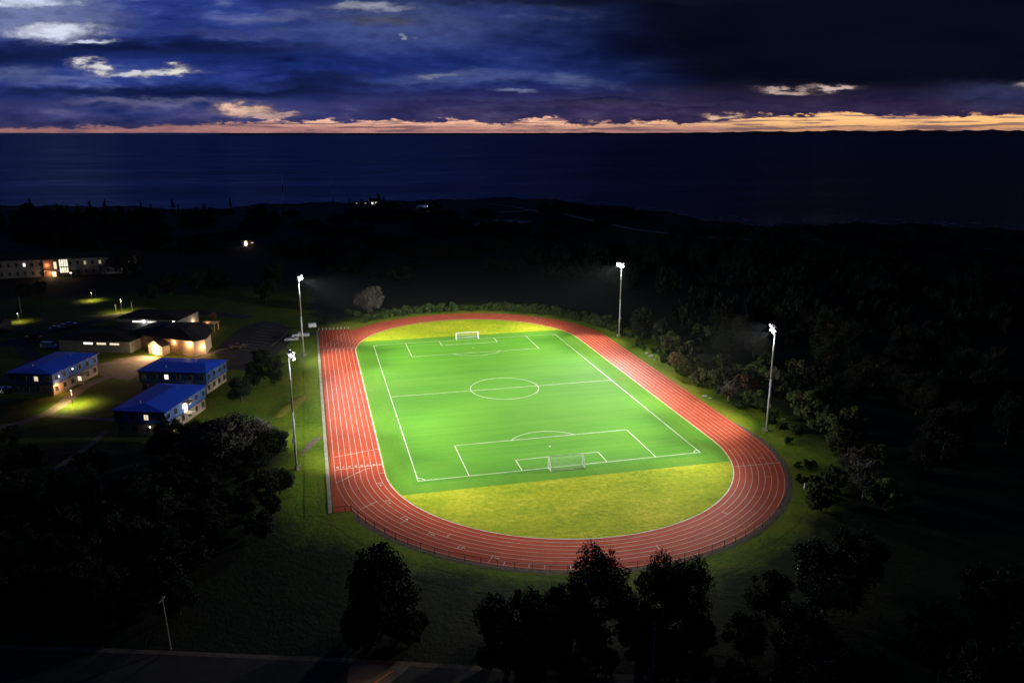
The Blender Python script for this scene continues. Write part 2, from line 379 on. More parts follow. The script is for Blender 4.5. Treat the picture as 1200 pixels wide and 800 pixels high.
# sprint-straight run-outs at both ends of the home straight
mb.quad((XO, -63.2, 0.024), (-(TR+0.5), -63.2, 0.024), (-(TR+0.5), 77.4, 0.024), (XO, 77.4, 0.024))
struct(mb.build('running_track', M_track))
mb = MB(); mb.v = []
pts = oval(TR-0.02, 64); mb.add([(x, y, 0.012) for x, y in pts], [tuple(range(len(pts)))]); struct(mb.build('infield_grass', M_dry))
# turf: straight-sided between the two D areas (clipped by the inner kerb)
def clip_turf(y0l, y0r, y1, r):
    out = []
    o = oval(r, 64)
    poly = o
    def half(poly, f):
        res = []
        for i in range(len(poly)):
            p, q = poly[i], poly[(i+1) % len(poly)]; a, b = f(p), f(q)
            if a >= 0: res.append(p)
            if a*b < 0:
                t = a/(a-b); res.append((p[0]+(q[0]-p[0])*t, p[1]+(q[1]-p[1])*t))
        return res
    poly = half(poly, lambda p: p[1]-(y0l+(y0r-y0l)*(p[0]+36)/72)); poly = half(poly, lambda p: y1-p[1])
    return poly
mb = MB(); pl = clip_turf(-58.9, -59.2, 58.8, TR-0.25); mb.add([(x, y, 0.018) for x, y in pl], [tuple(range(len(pl)))]); struct(mb.build('turf_margin', M_turf_edge))
PW, PL = 60.84, 106.64
mb = MB(); mb.quad((-PW/2-1.2, -PL/2-1.5, 0.024), (PW/2+1.2, -PL/2-1.5, 0.024), (PW/2+1.2, PL/2+1.5, 0.024), (-PW/2-1.2, PL/2+1.5, 0.024)); struct(mb.build('sports_pitch', M_turf))
# pitch markings
def line(mb, p, q, w, z):
    p = Vector((p[0], p[1], 0)); q = Vector((q[0], q[1], 0)); d = (q-p).normalized(); n = Vector((-d.y, d.x, 0))*w/2
    mb.quad((*(p-n).xy, z), (*(q-n).xy, z), (*(q+n).xy, z), (*(p+n).xy, z))
def arc(mb, c, r, a0, a1, w, z, n=40):
    for i in range(n):
        t, s = a0+(a1-a0)*i/n, a0+(a1-a0)*(i+1)/n
        mb.quad((c[0]+(r-w/2)*math.cos(t), c[1]+(r-w/2)*math.sin(t), z), (c[0]+(r+w/2)*math.cos(t), c[1]+(r+w/2)*math.sin(t), z),
                (c[0]+(r+w/2)*math.cos(s), c[1]+(r+w/2)*math.sin(s), z), (c[0]+(r-w/2)*math.cos(s), c[1]+(r-w/2)*math.sin(s), z))
mb = MB(); Wd = 0.17; zl = [0.032]
def pl_(p, q): zl[0] += 0.0007; line(mb, p, q, Wd, zl[0])
for a, b in (((-PW/2, -PL/2), (PW/2, -PL/2)), ((PW/2, -PL/2), (PW/2, PL/2)), ((PW/2, PL/2), (-PW/2, PL/2)), ((-PW/2, PL/2), (-PW/2, -PL/2)), ((-PW/2, 0), (PW/2, 0))): pl_(a, b)
for s in (-1, 1):
    y = s*PL/2
    for hw, dp in ((20.16, 16.5), (9.16, 5.5)):
        pl_((-hw, y), (-hw, y-s*dp)); pl_((hw, y), (hw, y-s*dp)); pl_((-hw, y-s*dp), (hw, y-s*dp))
    c = (0, y-s*11); a = math.asin(5.5/9.15)
    if s < 0: arc(mb, c, 9.15, a, PI-a, Wd, 0.046)
    else: arc(mb, c, 9.15, PI+a, 2*PI-a, Wd, 0.046)
    arc(mb, c, 0.12, 0, 2*PI, 0.2, 0.046, 12)
    for sx in (-1, 1):
        a0 = {(-1, -1): 0, (1, -1): PI/2, (1, 1): PI, (-1, 1): 1.5*PI}[(sx, s)]; arc(mb, (sx*PW/2, y), 1.3, a0, a0+PI/2, Wd, 0.047, 10)
arc(mb, (0, 0), 9.15, 0, 2*PI, Wd, 0.048, 72)
struct(mb.build('pitch_markings', M_line))

# lane lines
mb = MB()
for i in range(9):
    w = 0.078 if i else 0.19
    r = TR+i*LW+(0.05 if i == 0 else 0)
    ring(mb, r-w/2, r+w/2, 0.040+i*0.0003)
for i in range(9):   # sprint lanes carried straight on into the far run-out
    x = -(TR+i*LW); line(mb, (x, TCY+TH), (x, 77.2), 0.065, 0.044+i*0.0003)
def tr(u, v): p = at(u, v, 0.04); return (p.x, p.y)
line(mb, (-(TR+TW), tr(391, 550.6)[1]), (-TR, tr(448, 545.6)[1]+0.8), 0.14, 0.048)
p, q = tr(389, 536), tr(443.5, 525.6); line(mb, p, q, 0.12, 0.0485)
pp = [tr(393.5, 566), tr(406, 560), tr(418, 554), tr(428, 549.5), tr(437, 547.5)]
for i in range(len(pp)-1): line(mb, pp[i], pp[i+1], 0.12, 0.0490+i*0.0003)
p, q = tr(421.5, 597), tr(442, 587); line(mb, p, q, 0.12, 0.0495)
p, q = tr(862, 546.5), tr(914, 541.5); line(mb, p, q, 0.14, 0.0495)
line(mb, (-(TR+TW), TCY+TH+4.5), (-TR+1.2, TCY+TH+6.0), 0.12, 0.0497)
def polar(u, v):
    p = at(u, v, 0.04); dy = p.y-(TCY-TH); return math.hypot(p.x, dy), math.atan2(dy, p.x)
marks = [(443, 566, 2), (455, 586, 3), (474, 605, 4), (503, 624.5, 5), (537, 641, 6), (576, 653, 7), (437, 555, 1), (523, 629, 4), (470, 612, 5), (862, 605, 3), (899, 558, 6), (903, 536.5, 6), (770, 640, 5)]
for u, v, lane in marks:
    _, t = polar(u, v); r0 = TR+(lane-1)*LW; c = (0, TCY-TH)
    line(mb, (r0*math.cos(t), c[1]+r0*math.sin(t)), ((r0+LW)*math.cos(t), c[1]+(r0+LW)*math.sin(t)), 0.12, 0.051)
for u, v, lane in ((576, 653, 8), (620, 662, 8), (668, 658, 8)):   # exchange boxes in the outer lane
    _, t = polar(u, v); c = (0, TCY-TH); dt = 0.055
    for q in (t, t+dt):
        a0, a1 = TR+(lane-1)*LW, TR+lane*LW; line(mb, (a0*math.cos(q), c[1]+a0*math.sin(q)), (a1*math.cos(q), c[1]+a1*math.sin(q)), 0.12, 0.0515)
# right-hand far bend ticks
for lane in range(1, 9):
    t = 0.42+lane*0.055; r0 = TR+(lane-1)*LW; c = (0, TCY+TH)
    line(mb, (r0*math.cos(t), c[1]+r0*math.sin(t)), ((r0+LW)*math.cos(t), c[1]+(r0+LW)*math.sin(t)), 0.12, 0.051)
def digit(mb, ch, cx, cy, ang, size, z):
    cu = bpy.data.curves.new('digit', 'FONT'); cu.body = ch; cu.size = size; cu.align_x = 'CENTER'; cu.align_y = 'CENTER'; cu.offset = 0.012*size; cu.resolution_u = 2
    o = bpy.data.objects.new('digit', cu); COL.objects.link(o)
    me = bpy.data.meshes.new_from_object(o.evaluated_get(bpy.context.evaluated_depsgraph_get()))
    c, s = math.cos(ang), math.sin(ang)
    mb.add([(cx+v.co.x*c-v.co.y*s, cy+v.co.x*s+v.co.y*c, z) for v in me.vertices], [tuple(p.vertices) for p in me.polygons])
    bpy.data.objects.remove(o); bpy.data.curves.remove(cu); bpy.data.meshes.remove(me)
for i in range(8):
    x = -(TR+(i+0.5)*LW); f = i/7
    yy = tr(443, 546.6)[1]*(1-f)+tr(393, 550.2)[1]*f
    digit(mb, str(i+1), x, yy+1.1, PI, 1.15, 0.053)
for u, v, lane in ((446.75, 568, 2), (458.5, 588, 3), (478.5, 607.3, 4), (507.5, 625.7, 5), (542, 641.8, 6), (581, 654.5, 7)):
    _, t = polar(u, v); r = TR+(lane-0.5)*LW
    digit(mb, str(lane), r*math.cos(t), TCY-TH+r*math.sin(t), t, 1.05, 0.053)
struct(mb.build('track_markings', M_line))

# concrete kerb along the home straight and round the near bend
mb = MB()
mb.box(XO-0.55, 7.0, 0.05, 0.7, 140.8, 0.10)
def bend(mb, r0, r1, a0, a1, z, n=60):
    for i in range(n):
        t, s = a0+(a1-a0)*i/n, a0+(a1-a0)*(i+1)/n; c = TCY-TH
        mb.quad(*[(r*math.cos(q), c+r*math.sin(q), z) for r, q in ((r0, t), (r1, t), (r1, s), (r0, s))])
struct(mb.build('kerb', M_kerb))
mb = MB(); bend(mb, TR+TW+0.36, TR+TW+1.5, R(203), R(372), 0.016); struct(mb.build('gravel_strip', M_path))

def ground_ribbon(mb, px, w, dz=0.12):
    pts = [at_ground(u, v) for u, v in px]; fine = []
    for a, b in zip(pts, pts[1:]):
        for k in range(8): fine.append(a.lerp(b, k/8))
    fine.append(pts[-1]); L = []
    for i, p in enumerate(fine):
        a = fine[max(0, i-1)]; b = fine[min(len(fine)-1, i+1)]; d = (b-a).normalized(); n = Vector((-d.y, d.x, 0))*w*0.5*(0.7+0.5*abs(math.sin(i*1.7)))
        L.append([(q.x, q.y, float(ground_z(q.x, q.y))+1.0) for q in (p-n, p+n)])
    for a, b in zip(L, L[1:]): mb.quad(a[0], b[0], b[1], a[1])
mb = MB(); ground_ribbon(mb, [(585, 250), (640, 247), (690, 259), (740, 270), (800, 278), (870, 282), (960, 283)], 5); ground_ribbon(mb, [(960, 283), (1060, 286), (1200, 297)], 4)
ground_ribbon(mb, [(565, 266), (590, 260), (618, 262)], 16); ground_ribbon(mb, [(640, 252), (600, 243), (560, 241)], 4); struct(mb.build('coastal_path', M_kerb))
mb = MB(); ring_ = []
for a in np.arange(_ca[0], _ca[-1], 0.004):
    rc = float(coast_r(a)+9*np.sin(a*90)+5*np.sin(a*233+1)); r0, r1 = rc-10-5*math.sin(a*41), rc+3
    ring_.append([(CP[0]+r*math.sin(a), CP[1]+r*math.cos(a), z) for r, z in ((r0, SEA_Z+2.2), (r1, SEA_Z+0.1))])
for p, q in zip(ring_, ring_[1:]): mb.quad(p[0], q[0], q[1], p[1])
struct(mb.build('beach', M_rock))
# dirt path from the track to the near floodlight
def ribbon(mb, pts, w, z):
    L = []; n = len(pts)
    for i, p in enumerate(pts):
        a = Vector(pts[max(0, i-1)][:2]); b = Vector(pts[min(n-1, i+1)][:2]); d = (b-a).normalized(); nn = Vector((-d.y, d.x))
        ww = w[i] if isinstance(w, (list, tuple)) else w
        L.append(((p[0]-nn.x*ww/2, p[1]-nn.y*ww/2, z), (p[0]+nn.x*ww/2, p[1]+nn.y*ww/2, z)))
    for a, b in zip(L, L[1:]): mb.quad(a[0], b[0], b[1], a[1])
mb = MB(); P = [at(u, v).xy for u, v in ((387, 511.5), (379, 511.5), (371, 514), (364, 520), (358, 527), (352, 533))]
ribbon(mb, P, [1.3, 1.5, 1.7, 1.9, 1.5, 0.5], 0.012); struct(mb.build('path', M_path))

# ------------------------------------------------------------------ fence round the near bend and along the straight
def chain_mat():
    mt, nt, b = principled('chain_link'); b.inputs['Base Color'].default_value = (0.05, 0.05, 0.05, 1); b.inputs['Alpha'].default_value = 0.16
    return mt
M_chain = chain_mat()
RF = TR+TW+0.62
fp = []
y = 77.6; x = XO-0.1
for k in range(27): fp.append((XO-0.1, 77.0-k*(140.4/26)))
fp += [(-45.0, -63.4)]
a0 = math.atan2(-63.4-(TCY-TH), -43.6)
a0 = a0 if a0 > 0 else a0+2*PI
na = 44
for k in range(na+1):
    t = a0+(R(351)-a0)*k/na; fp.append((RF*math.cos(t), TCY-TH+RF*math.sin(t)))
fe = empty('chain_link_fence', (fp[0][0], fp[0][1], 0), 0, 'low dark chain link fence lining the home straight and the near bend of the track', 'fence')
fo = Vector((fp[0][0], fp[0][1]))
for x, y in fp:
    MB().tube((x-fo.x, y-fo.y, 0), (x-fo.x, y-fo.y, 1.25), 0.05, n=6).build('fence_post', M_dark, fe)
mb = MB(); m2 = MB()
for p, q in zip(fp, fp[1:]):
    p = Vector(p)-fo; q = Vector(q)-fo
    mb.tube((p.x, p.y, 1.18), (q.x, q.y, 1.18), 0.035, n=5); mb.tube((p.x, p.y, 0.12), (q.x, q.y, 0.12), 0.02, n=4)
    m2.quad((p.x, p.y, 0.1), (q.x, q.y, 0.1), (q.x, q.y, 1.17), (p.x, p.y, 1.17))
mb.build('rail', M_dark, fe); m2.build('wire_mesh', M_chain, fe)
# short row of white stub posts closing the far run-out
so = (XO, 77.8, 0); se = empty('barrier', so, 0, 'short barrier of white capped posts closing the far end of the sprint lanes', 'barrier')
for k in range(9):
    MB().tube((k*1.25, 0, 0), (k*1.25, 0, 0.75), 0.07, n=6).build('post', M_white, se)
MB().box(5, 0, 0.62, 10.2, 0.05, 0.12).build('rail', M_rust, se)

# ------------------------------------------------------------------ goals
def make_goal():
    t = empty('football_goal', (0, 0, 0))
    r = 0.075
    fr = MB().tube((-3.66, 0, 0), (-3.66, 0, 2.44), r).tube((3.66, 0, 0), (3.66, 0, 2.44), r).tube((-3.73, 0, 2.44), (3.73, 0, 2.44), r); fr.build('goal_frame', M_white, t)
    for s in (-1, 1):
        MB().tube((s*3.66, 0, 2.44), (s*3.66, -0.9, 2.3), 0.05).tube((s*3.66, -0.9, 2.3), (s*3.66, -2.1, 0.06), 0.05).tube((s*3.66, 0, 0.06), (s*3.66, -2.1, 0.06), 0.06).build('side_frame', M_white, t)
    MB().tube((-3.66, -2.1, 0.06), (3.66, -2.1, 0.06), 0.06).build('ground_bar', M_white, t)
    nt_ = MB(); w = 0.012
    for i in range(31):
        x = -3.6+i*0.24
        nt_.tube((x, 0, 2.4), (x, -0.88, 2.27), w, n=3, caps=False).tube((x, -0.88, 2.27), (x, -2.08, 0.08), w, n=3, caps=False)
    for k in range(11):
        f = k/10; nt_.tube((-3.6, -0.88-1.2*f, 2.27-2.19*f), (3.6, -0.88-1.2*f, 2.27-2.19*f), w, n=3, caps=False)
    for s in (-1, 1):
        for k in range(8):
            z = 0.25+k*0.27; yb = -0.9-1.2*(1-min(1, z/2.27)); nt_.tube((s*3.6, 0, z), (s*3.6, yb, z), w, n=3, caps=False)
        for k in range(8):
            yy = -0.2-k*0.24; zt = 2.4 if yy > -0.9 else 2.27*(1-(-yy-0.9)/1.2); nt_.tube((s*3.6, yy, 0.06), (s*3.6, yy, zt), w, n=3, caps=False)
    nt_.build('net', M_white, t)
    return t
g1 = make_goal(); g1.location = (0, -PL/2, 0.04); tag(g1, 'white football goal with sloping net on the goal line by the near bend', 'goal', 'goals on the football pitch')
g2 = copy_tree(g1); g2.location = (0.3, PL/2, 0.04); g2.rotation_euler = (0, 0, PI); g2['label'] = 'white football goal at the end of the pitch nearest the sea'
cn = empty('marker_cone', (*at(728, 443.6).xy, 0.03), 0, 'small orange marker cone on the turf beside the back straight', 'cone')
MB().tube((0, 0, 0.04), (0, 0, 0.55), 0.22, 0.04, 10).build('cone_body', M_orange, cn); MB().box(0, 0, 0.02, 0.5, 0.5, 0.04).build('base', M_orange, cn)

# ------------------------------------------------------------------ floodlight masts
FLOODS = [((-53.7, -41.7), 'tall floodlight mast beside the dirt path at the corner of the near bend'),
          ((-52.2, 45.8), 'tall floodlight mast on the grass by the two white parked vehicles'),
          ((50.5, 45.4), 'tall floodlight mast rising from the low shrubs beyond the back straight'),
          ((51.1, -45.4), 'tall floodlight mast at the edge of the wood by the near bend')]
HT = 24.4
# aim point of each luminaire on the ground and its share of the power
BEAMS = [
  [(-42, -34, 0.036), (-26, -28, 0.022), (-24, -56, 0.031), (-2, -66, 0.125), (18, -22, 0.233), (16, 8, 0.077), (-14, 18, 0.247), (-34, -7, 0.031), (-48, -52, 0.023), (-20, -76, 0.032), (-34, -40, 0.037), (-54, -14, 0.058)],
  [(-40, 38, 0.047), (-2, 44, 0.031), (0, 70, 0.158), (20, 26, 0.215), (18, -4, 0.087), (-12, -14, 0.222), (-32, 11, 0.058), (-46, 56, 0.024), (-18, 80, 0.121), (-32, 44, 0.036), (-55, 14, 0.052)],
  [(38, 37, 0.049), (0, 43, 0.060), (-2, 69, 0.151), (-22, 25, 0.186), (-20, -5, 0.086), (10, -15, 0.188), (30, 10, 0.065), (44, 55, 0.034), (20, -5, 0.031), (16, 79, 0.141), (30, 43, 0.032), (55, 8, 0.046)],
  [(39, -37, 0.056), (21, -59, 0.016), (1, -43, 0.034), (-1, -69, 0.153), (-21, -25, 0.222), (-19, 5, 0.084), (11, 15, 0.208), (31, -10, 0.068), (45, -55, 0.029), (21, 5, 0.022), (17, -79, 0.018), (31, -43, 0.026), (55, -12, 0.046)],
]
FLOOD_POWER = 900000
def flood(k):
    (x, y), lab = FLOODS[k]; face = math.atan2(-y*0.35, -x)
    t = empty('floodlight_mast', (x, y, 0), face, lab, 'floodlight', 'floodlight masts at the corners of the pitch')
    MB().tube((0, 0, 0), (0, 0, 12.5), 0.26, 0.21, 10).tube((0, 0, 12.4), (0, 0, HT+0.5), 0.21, 0.13, 10).build('pole', M_steel, t, True)
    MB().tube((0, 0, 0), (0, 0, 0.5), 0.55, 0.5, 12).box(0.55, 0, 0.35, 0.5, 0.5, 0.7).build('base', M_kerb, t)
    MB().box(-0.32, 0, 6.2, 0.3, 0.45, 0.8).build('control_box', M_steel, t)
    rot = Matrix.Rotation(-face, 3, 'Z')
    n = 0
    beams = BEAMS[k]
    for row, (zz, cnt) in enumerate(((HT-0.45, len(beams)//2), (HT+0.45, len(beams)-len(beams)//2))):
        MB().box(0.15, 0, zz+0.05, 0.12, 4.0, 0.14).build('crossarm', M_steel, t)
        for i in range(cnt):
            yy = (i-(cnt-1)/2)*0.56
            ax, ay, share = beams[n]; n += 1
            hp = Vector((0.55, yy, zz-0.15))
            d = rot @ (Vector((ax, ay, 0))-Vector((x, y, zz))); d.normalize()
            hb = MB(); hb.tube(hp-d*0.30, hp+d*0.12, 0.13, 0.265, 12); hb.tube(hp-d*0.3, Vector((0.15, yy, zz+0.05)), 0.05, n=5)
            h = hb.build('lamp_head', M_steel, t)
            MB().dome(hp+d*0.13, d, 0.255, 0.8, 12, 4).build('lens', M_flood, h)
            up = Vector((0, 0, 1)); sd = d.cross(up).normalized(); u2 = sd.cross(d)
            vs = MB(); a = hp+u2*0.28+d*0.08; e = hp+u2*0.22+d*0.50
            vs.quad(a-sd*0.26, a+sd*0.26, e+sd*0.2, e-sd*0.2); vs.quad(a-sd*0.26+u2*0.02, e-sd*0.2+u2*0.02, e+sd*0.2+u2*0.02, a+sd*0.26+u2*0.02); vs.build('visor', M_steel, h)
            lp = lamp('flood_beam', 'SPOT', hp+d*0.75, FLOOD_POWER*share, (1.0, 0.98, 0.93), t, 0.3, R(66), 1.0)
            lp.rotation_euler = d.to_track_quat('-Z', 'Y').to_euler()
    # spill from the luminaires that lights the mast itself and the grass close by
    lamp('flood_spill', 'SPOT', (1.2, 0, HT-0.9), 5000 if k == 1 else 2600, (1.0, 0.985, 0.94), t, 0.3, R(100), 1.0, (1.2, 0, 0))
for k in range(4): flood(k)

# ------------------------------------------------------------------ trees
def crown_mesh(name, seed, n, rx, rz, z0, leaf_s, mat, clumps=26, shell=0.75, flat=0.0, conic=False):
    rg = np.random.default_rng(seed)
    cs = []
    for i in range(clumps):
        d = rg.normal(size=3); d /= np.linalg.norm(d); r = rg.uniform(0.35, 1.0)**0.5
        if conic:
            zt = rg.uniform(0, 1); rr = (1-zt)*0.9+0.08; a = rg.uniform(0, 2*PI); c = np.array([math.cos(a)*rr*rx*rg.uniform(.3, 1), math.sin(a)*rr*rx*rg.uniform(.3, 1), zt*2*rz])
            cs.append((c, rx*(0.16+0.30*(1-zt)))); continue
        k2 = rg.uniform(0.70, 1.0); c = np.array([d[0]*rx*r*k2, d[1]*rx*r*k2, rz+d[2]*rz*r*k2])
        cs.append((c, rx*rg.uniform(0.13, 0.44)*(1.25-0.45*r)))
    w = np.array([c[1]**2 for c in cs]); w /= w.sum()
    k = rg.choice(len(cs), size=n, p=w)
    C = np.array([cs[i][0] for i in k]); S = np.array([cs[i][1] for i in k])
    d = rg.normal(size=(n, 3)); d /= np.linalg.norm(d, axis=1)[:, None]
    rad = rg.uniform(0.25, 1.12, n)**shell
    pos = C+d*(S*rad)[:, None]*np.array([1, 1, 0.8]); pos[:, 2] += z0
    nrm = d*0.8+rg.normal(size=(n, 3))*0.6; nrm /= np.linalg.norm(nrm, axis=1)[:, None]
    t = np.cross(nrm, rg.normal(size=(n, 3))); t /= np.linalg.norm(t, axis=1)[:, None]; b = np.cross(nrm, t)
    s = leaf_s*rg.uniform(0.6, 1.35, n)[:, None]
    V = np.stack([pos-t*s*0.6, pos+b*s*0.35+nrm*s*0.08, pos+t*s*0.6, pos-b*s*0.35+nrm*s*0.08], 1).reshape(-1, 3)
    me = bpy.data.meshes.new(name); me.vertices.add(4*n); me.vertices.foreach_set('co', V.ravel().astype('f4'))
    me.loops.add(4*n); me.loops.foreach_set('vertex_index', np.arange(4*n, dtype='i4')); me.polygons.add(n); me.polygons.foreach_set('loop_start', np.arange(0, 4*n, 4, dtype='i4'))
    me.materials.append(mat); me.update(calc_edges=True); return me, cs
def trunk_mesh(name, seed, h, r, cs, z0, mat, limbs=10):
    rg = random.Random(seed); mb = MB(); p = Vector((0, 0, -0.2)); q = Vector((0, 0, 0))
    pts = [Vector((0, 0, -0.2))]
    for i in range(1, 5): pts.append(Vector((rg.uniform(-.12, .12)*i, rg.uniform(-.12, .12)*i, h*i/4)))
    for i in range(4): mb.tube(pts[i], pts[i+1], r*(1-i*0.2), r*(1-(i+1)*0.2), 7)
    for c, s in (rg.sample(cs, min(limbs, len(cs)))):
        e = Vector((c[0]*1.12, c[1]*1.12, (c[2]+z0)*1.06+s*0.5)); st = pts[2].lerp(pts[4], rg.random())
        mid = st.lerp(e, 0.5)+Vector((rg.uniform(-.3, .3), rg.uniform(-.3, .3), 0.3))
        mb.tube(st, mid, r*0.4, r*0.25, 5); mb.tube(mid, e, r*0.22, r*0.05, 5)
        for _ in range(3):
            tw = e+Vector((rg.uniform(-1, 1), rg.uniform(-1, 1), rg.uniform(0.1, 1.1)))*s*0.9; mb.tube(mid.lerp(e, rg.uniform(0.4, 0.9)), tw, r*0.09, r*0.03, 4)
    me = bpy.data.meshes.new(name); me.from_pydata(mb.v, [], mb.f); me.materials.append(mat); return me
KINDS = {}
def kind(key, seed, n, rx, rz, z0, ls, mat, h, tr_, bark=M_bark, limbs=12, **kw):
    c, cs = crown_mesh('crown', seed, n, rx, rz, z0, ls, mat, **kw)
    KINDS[key] = (c, trunk_mesh('trunk', seed, h, tr_, cs, z0, bark, limbs))
for i in range(3): kind(f'lit{i}', 20+i, 6000, 3.2, 3.0, 0.3, 0.36, M_leaf, 5.0, 0.22, clumps=24+4*i)
kind('autumn', 31, 4200, 3.0, 2.6, 1.6, 0.40, M_leaf_autumn, 5.0, 0.22, clumps=22)
kind('pale', 33, 3400, 3.2, 3.2, 1.2, 0.28, M_leaf_grey, 6.0, 0.2, M_pale_bark, clumps=40, limbs=26)
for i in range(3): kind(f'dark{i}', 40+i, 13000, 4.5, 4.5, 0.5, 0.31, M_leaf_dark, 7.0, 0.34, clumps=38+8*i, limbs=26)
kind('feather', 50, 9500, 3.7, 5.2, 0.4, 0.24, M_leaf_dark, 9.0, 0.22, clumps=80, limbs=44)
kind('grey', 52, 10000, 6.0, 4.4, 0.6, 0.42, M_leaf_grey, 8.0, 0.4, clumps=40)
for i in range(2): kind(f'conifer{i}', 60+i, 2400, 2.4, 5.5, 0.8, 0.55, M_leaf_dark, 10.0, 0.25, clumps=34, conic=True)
for i in range(3): kind(f'bush{i}', 70+i, 2000, 1.6, 0.85, 0.0, 0.26, M_leaf_bush, 1.0, 0.08, clumps=16)
def tree(key, x, y, s, label, group=None, cat='tree', name='tree', sz=None, z=None):
    c, t = KINDS[key]
    z = float(ground_z(x, y)) if z is None else z
    o = empty(name, (x, y, z), rnd.uniform(0, 6.28), label, cat, group); o.scale = (s*rnd.uniform(.9, 1.1), s*rnd.uniform(.9, 1.1), sz or s*rnd.uniform(.9, 1.12))
    for nm, me in (('trunk', t), ('crown', c)):
        ch = bpy.data.objects.new(nm if nm == 'trunk' or cat == 'tree' else 'foliage', me); COL.objects.link(ch); ch.parent = o
    return o
# -- wood edge along the back straight, lit by the floodlights
for u, v, k, s, sz, lab in (
    (792, 436, 'autumn', 0.85, 0.9, 'reddish brown tree standing out at the wood edge nearest the shrubs'),
    (808, 441, 'lit0', 1.05, 1.0, 'tall rounded green tree just behind the reddish brown one'),
    (822, 452, 'lit1', 0.95, 0.9, 'green tree above the pale rocks beside the back straight'),
    (842, 458, 'lit2', 1.05, 1.0, 'broad green tree between the rocks and the wood edge'),
    (853, 470, 'pale', 0.75, 0.8, 'small pale stemmed tree with thin grey foliage at the wood edge'),
    (872, 468, 'autumn', 1.0, 1.0, 'rusty autumn tree behind the floodlight mast by the wood'),
    (884, 478, 'lit0', 0.8, 0.8, 'low green tree right against the mast by the wood')):
    p = at(u, v); tree(k, p.x, p.y, s, lab, 'trees at the lit wood edge', sz=sz)
E1 = [(768, 402), (778, 412), (800, 424), (838, 438), (858, 446), (878, 450), (900, 462), (915, 474), (930, 492), (948, 505), (965, 520), (975, 540), (985, 562), (1000, 585), (965, 575), (1015, 545), (990, 515), (960, 480), (925, 448), (890, 430), (850, 415), (815, 402), (950, 600), (1025, 600)]
for i, (u, v) in enumerate(E1):
    p = at(u, v); tree(rnd.choice(['lit0', 'lit1', 'lit2', 'pale', 'lit1']), p.x+2, p.y, rnd.uniform(0.75, 1.2), 'dim green tree in the belt of trees between the track and the dark wood', 'trees in the belt beside the track')
# -- dark wood to the east
DW = []
while len(DW) < 190:
    x, y = rnd.uniform(58, 215), rnd.uniform(-120, 215)
    if y > 60 and x < 75: continue
    if x < 66 and -62 < y < 30: continue
    if any((x-a)**2+(y-b)**2 < 34 for a, b in DW): continue
    DW.append((x, y))
DW.sort(key=lambda p: math.hypot(p[0]-CP[0], p[1]-CP[1]))
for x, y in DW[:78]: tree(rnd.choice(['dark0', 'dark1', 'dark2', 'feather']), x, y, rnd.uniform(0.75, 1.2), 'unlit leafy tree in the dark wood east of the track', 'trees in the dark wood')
# -- low shrubs round the far bend
i = 0
for th in np.arange(8, 128, 2.6):
    t = R(th)
    for k in range(2 if th < 75 else 1):
        r = TR+TW+rnd.uniform(4.0, 6.5)+k*rnd.uniform(2.5, 4.5); x, y = r*math.cos(t), TCY+TH+r*math.sin(t)*1.0
        tree(rnd.choice(['bush0', 'bush1', 'bush2']), x, y, rnd.uniform(0.9, 1.7), 'low green shrub in the thicket round the far bend of the track', 'shrubs round the far bend', 'shrub', 'shrub')
for yy in np.arange(-48, 50, 3.6):
    x = TR+TW+rnd.uniform(5.2, 8.5)+(3 if yy < -30 else 0)
    tree(rnd.choice(['bush0', 'bush1', 'bush2']), x, yy, rnd.uniform(0.6, 1.25), 'leafy shrub at the foot of the trees along the back straight', 'shrubs along the back straight', 'shrub', 'shrub')
for u, v, s in ((939, 566, 1.0), (948, 548, 1.1), (936, 548, 0.7), (955, 580, 1.3), (925, 520, 0.9)):
    p = at(u, v); tree('bush1', p.x, p.y, s, 'shrub beside the near bend below the floodlight by the wood', 'shrubs beside the near bend', 'shrub', 'shrub')
p = at(435, 366); tree('grey', p.x, p.y, 0.98, 'big pale grey tree standing alone beyond the far bend', None, sz=1.05)
for u, v, s in ((408, 369, 1.2), (418, 370, 1.0), (450, 368, 1.2), (463, 366, 0.9), (475, 364, 1.3), (488, 364, 1.0), (502, 362, 1.2), (517, 361, 1.0), (530, 360, 1.1)):
    p = at(u, v); tree('bush2', p.x, p.y, s, 'dim shrub in the row beyond the far bend near the pale tree', 'shrubs near the pale tree', 'shrub', 'shrub')
# -- trees between the buildings and the home straight
for u, v, k, s, lab in ((262, 545, 'grey', 1.25, 'huge grey green tree with the broad crown beside the nearest blue roofed house'),
    (232, 535, 'dark1', 0.95, 'dark tree in front of the lit entrance of the nearest blue roofed house'),
    (300, 530, 'grey', 0.85, 'medium grey green tree between the huge tree and the dirt path'),
    (322, 452, 'feather', 0.75, 'slim bare looking tree on the grass between parking lot and near mast'),
    (298, 452, 'dark2', 0.72, 'round dark tree at the corner of the parking lot'),
    (283, 470, 'dark0', 0.75, 'dark tree next to the end wall of the middle blue roofed house'),
    (306, 428, 'dark1', 0.6, 'small dark tree at the parking lot edge nearest the white car')):
    p = at(u, v); tree(k, p.x, p.y, s, lab)
# -- dark trees filling the lower left
LL = []
while len(LL) < 84:
    u, v = rnd.uniform(-40, 330), rnd.uniform(520, 735)
    if v < 560 and 60 < u < 190: continue
    if u > 230 and v > 640: continue
    p = at(u, v)
    if any((p.x-a)**2+(p.y-b)**2 < 12 for a, b in LL): continue
    LL.append((p.x, p.y))
for x, y in LL: tree(rnd.choice(['dark0', 'dark1', 'dark2']), x, y, rnd.uniform(0.45, 0.8), 'unlit dark tree in the grove below the blue roofed houses', 'trees in the grove below the houses')
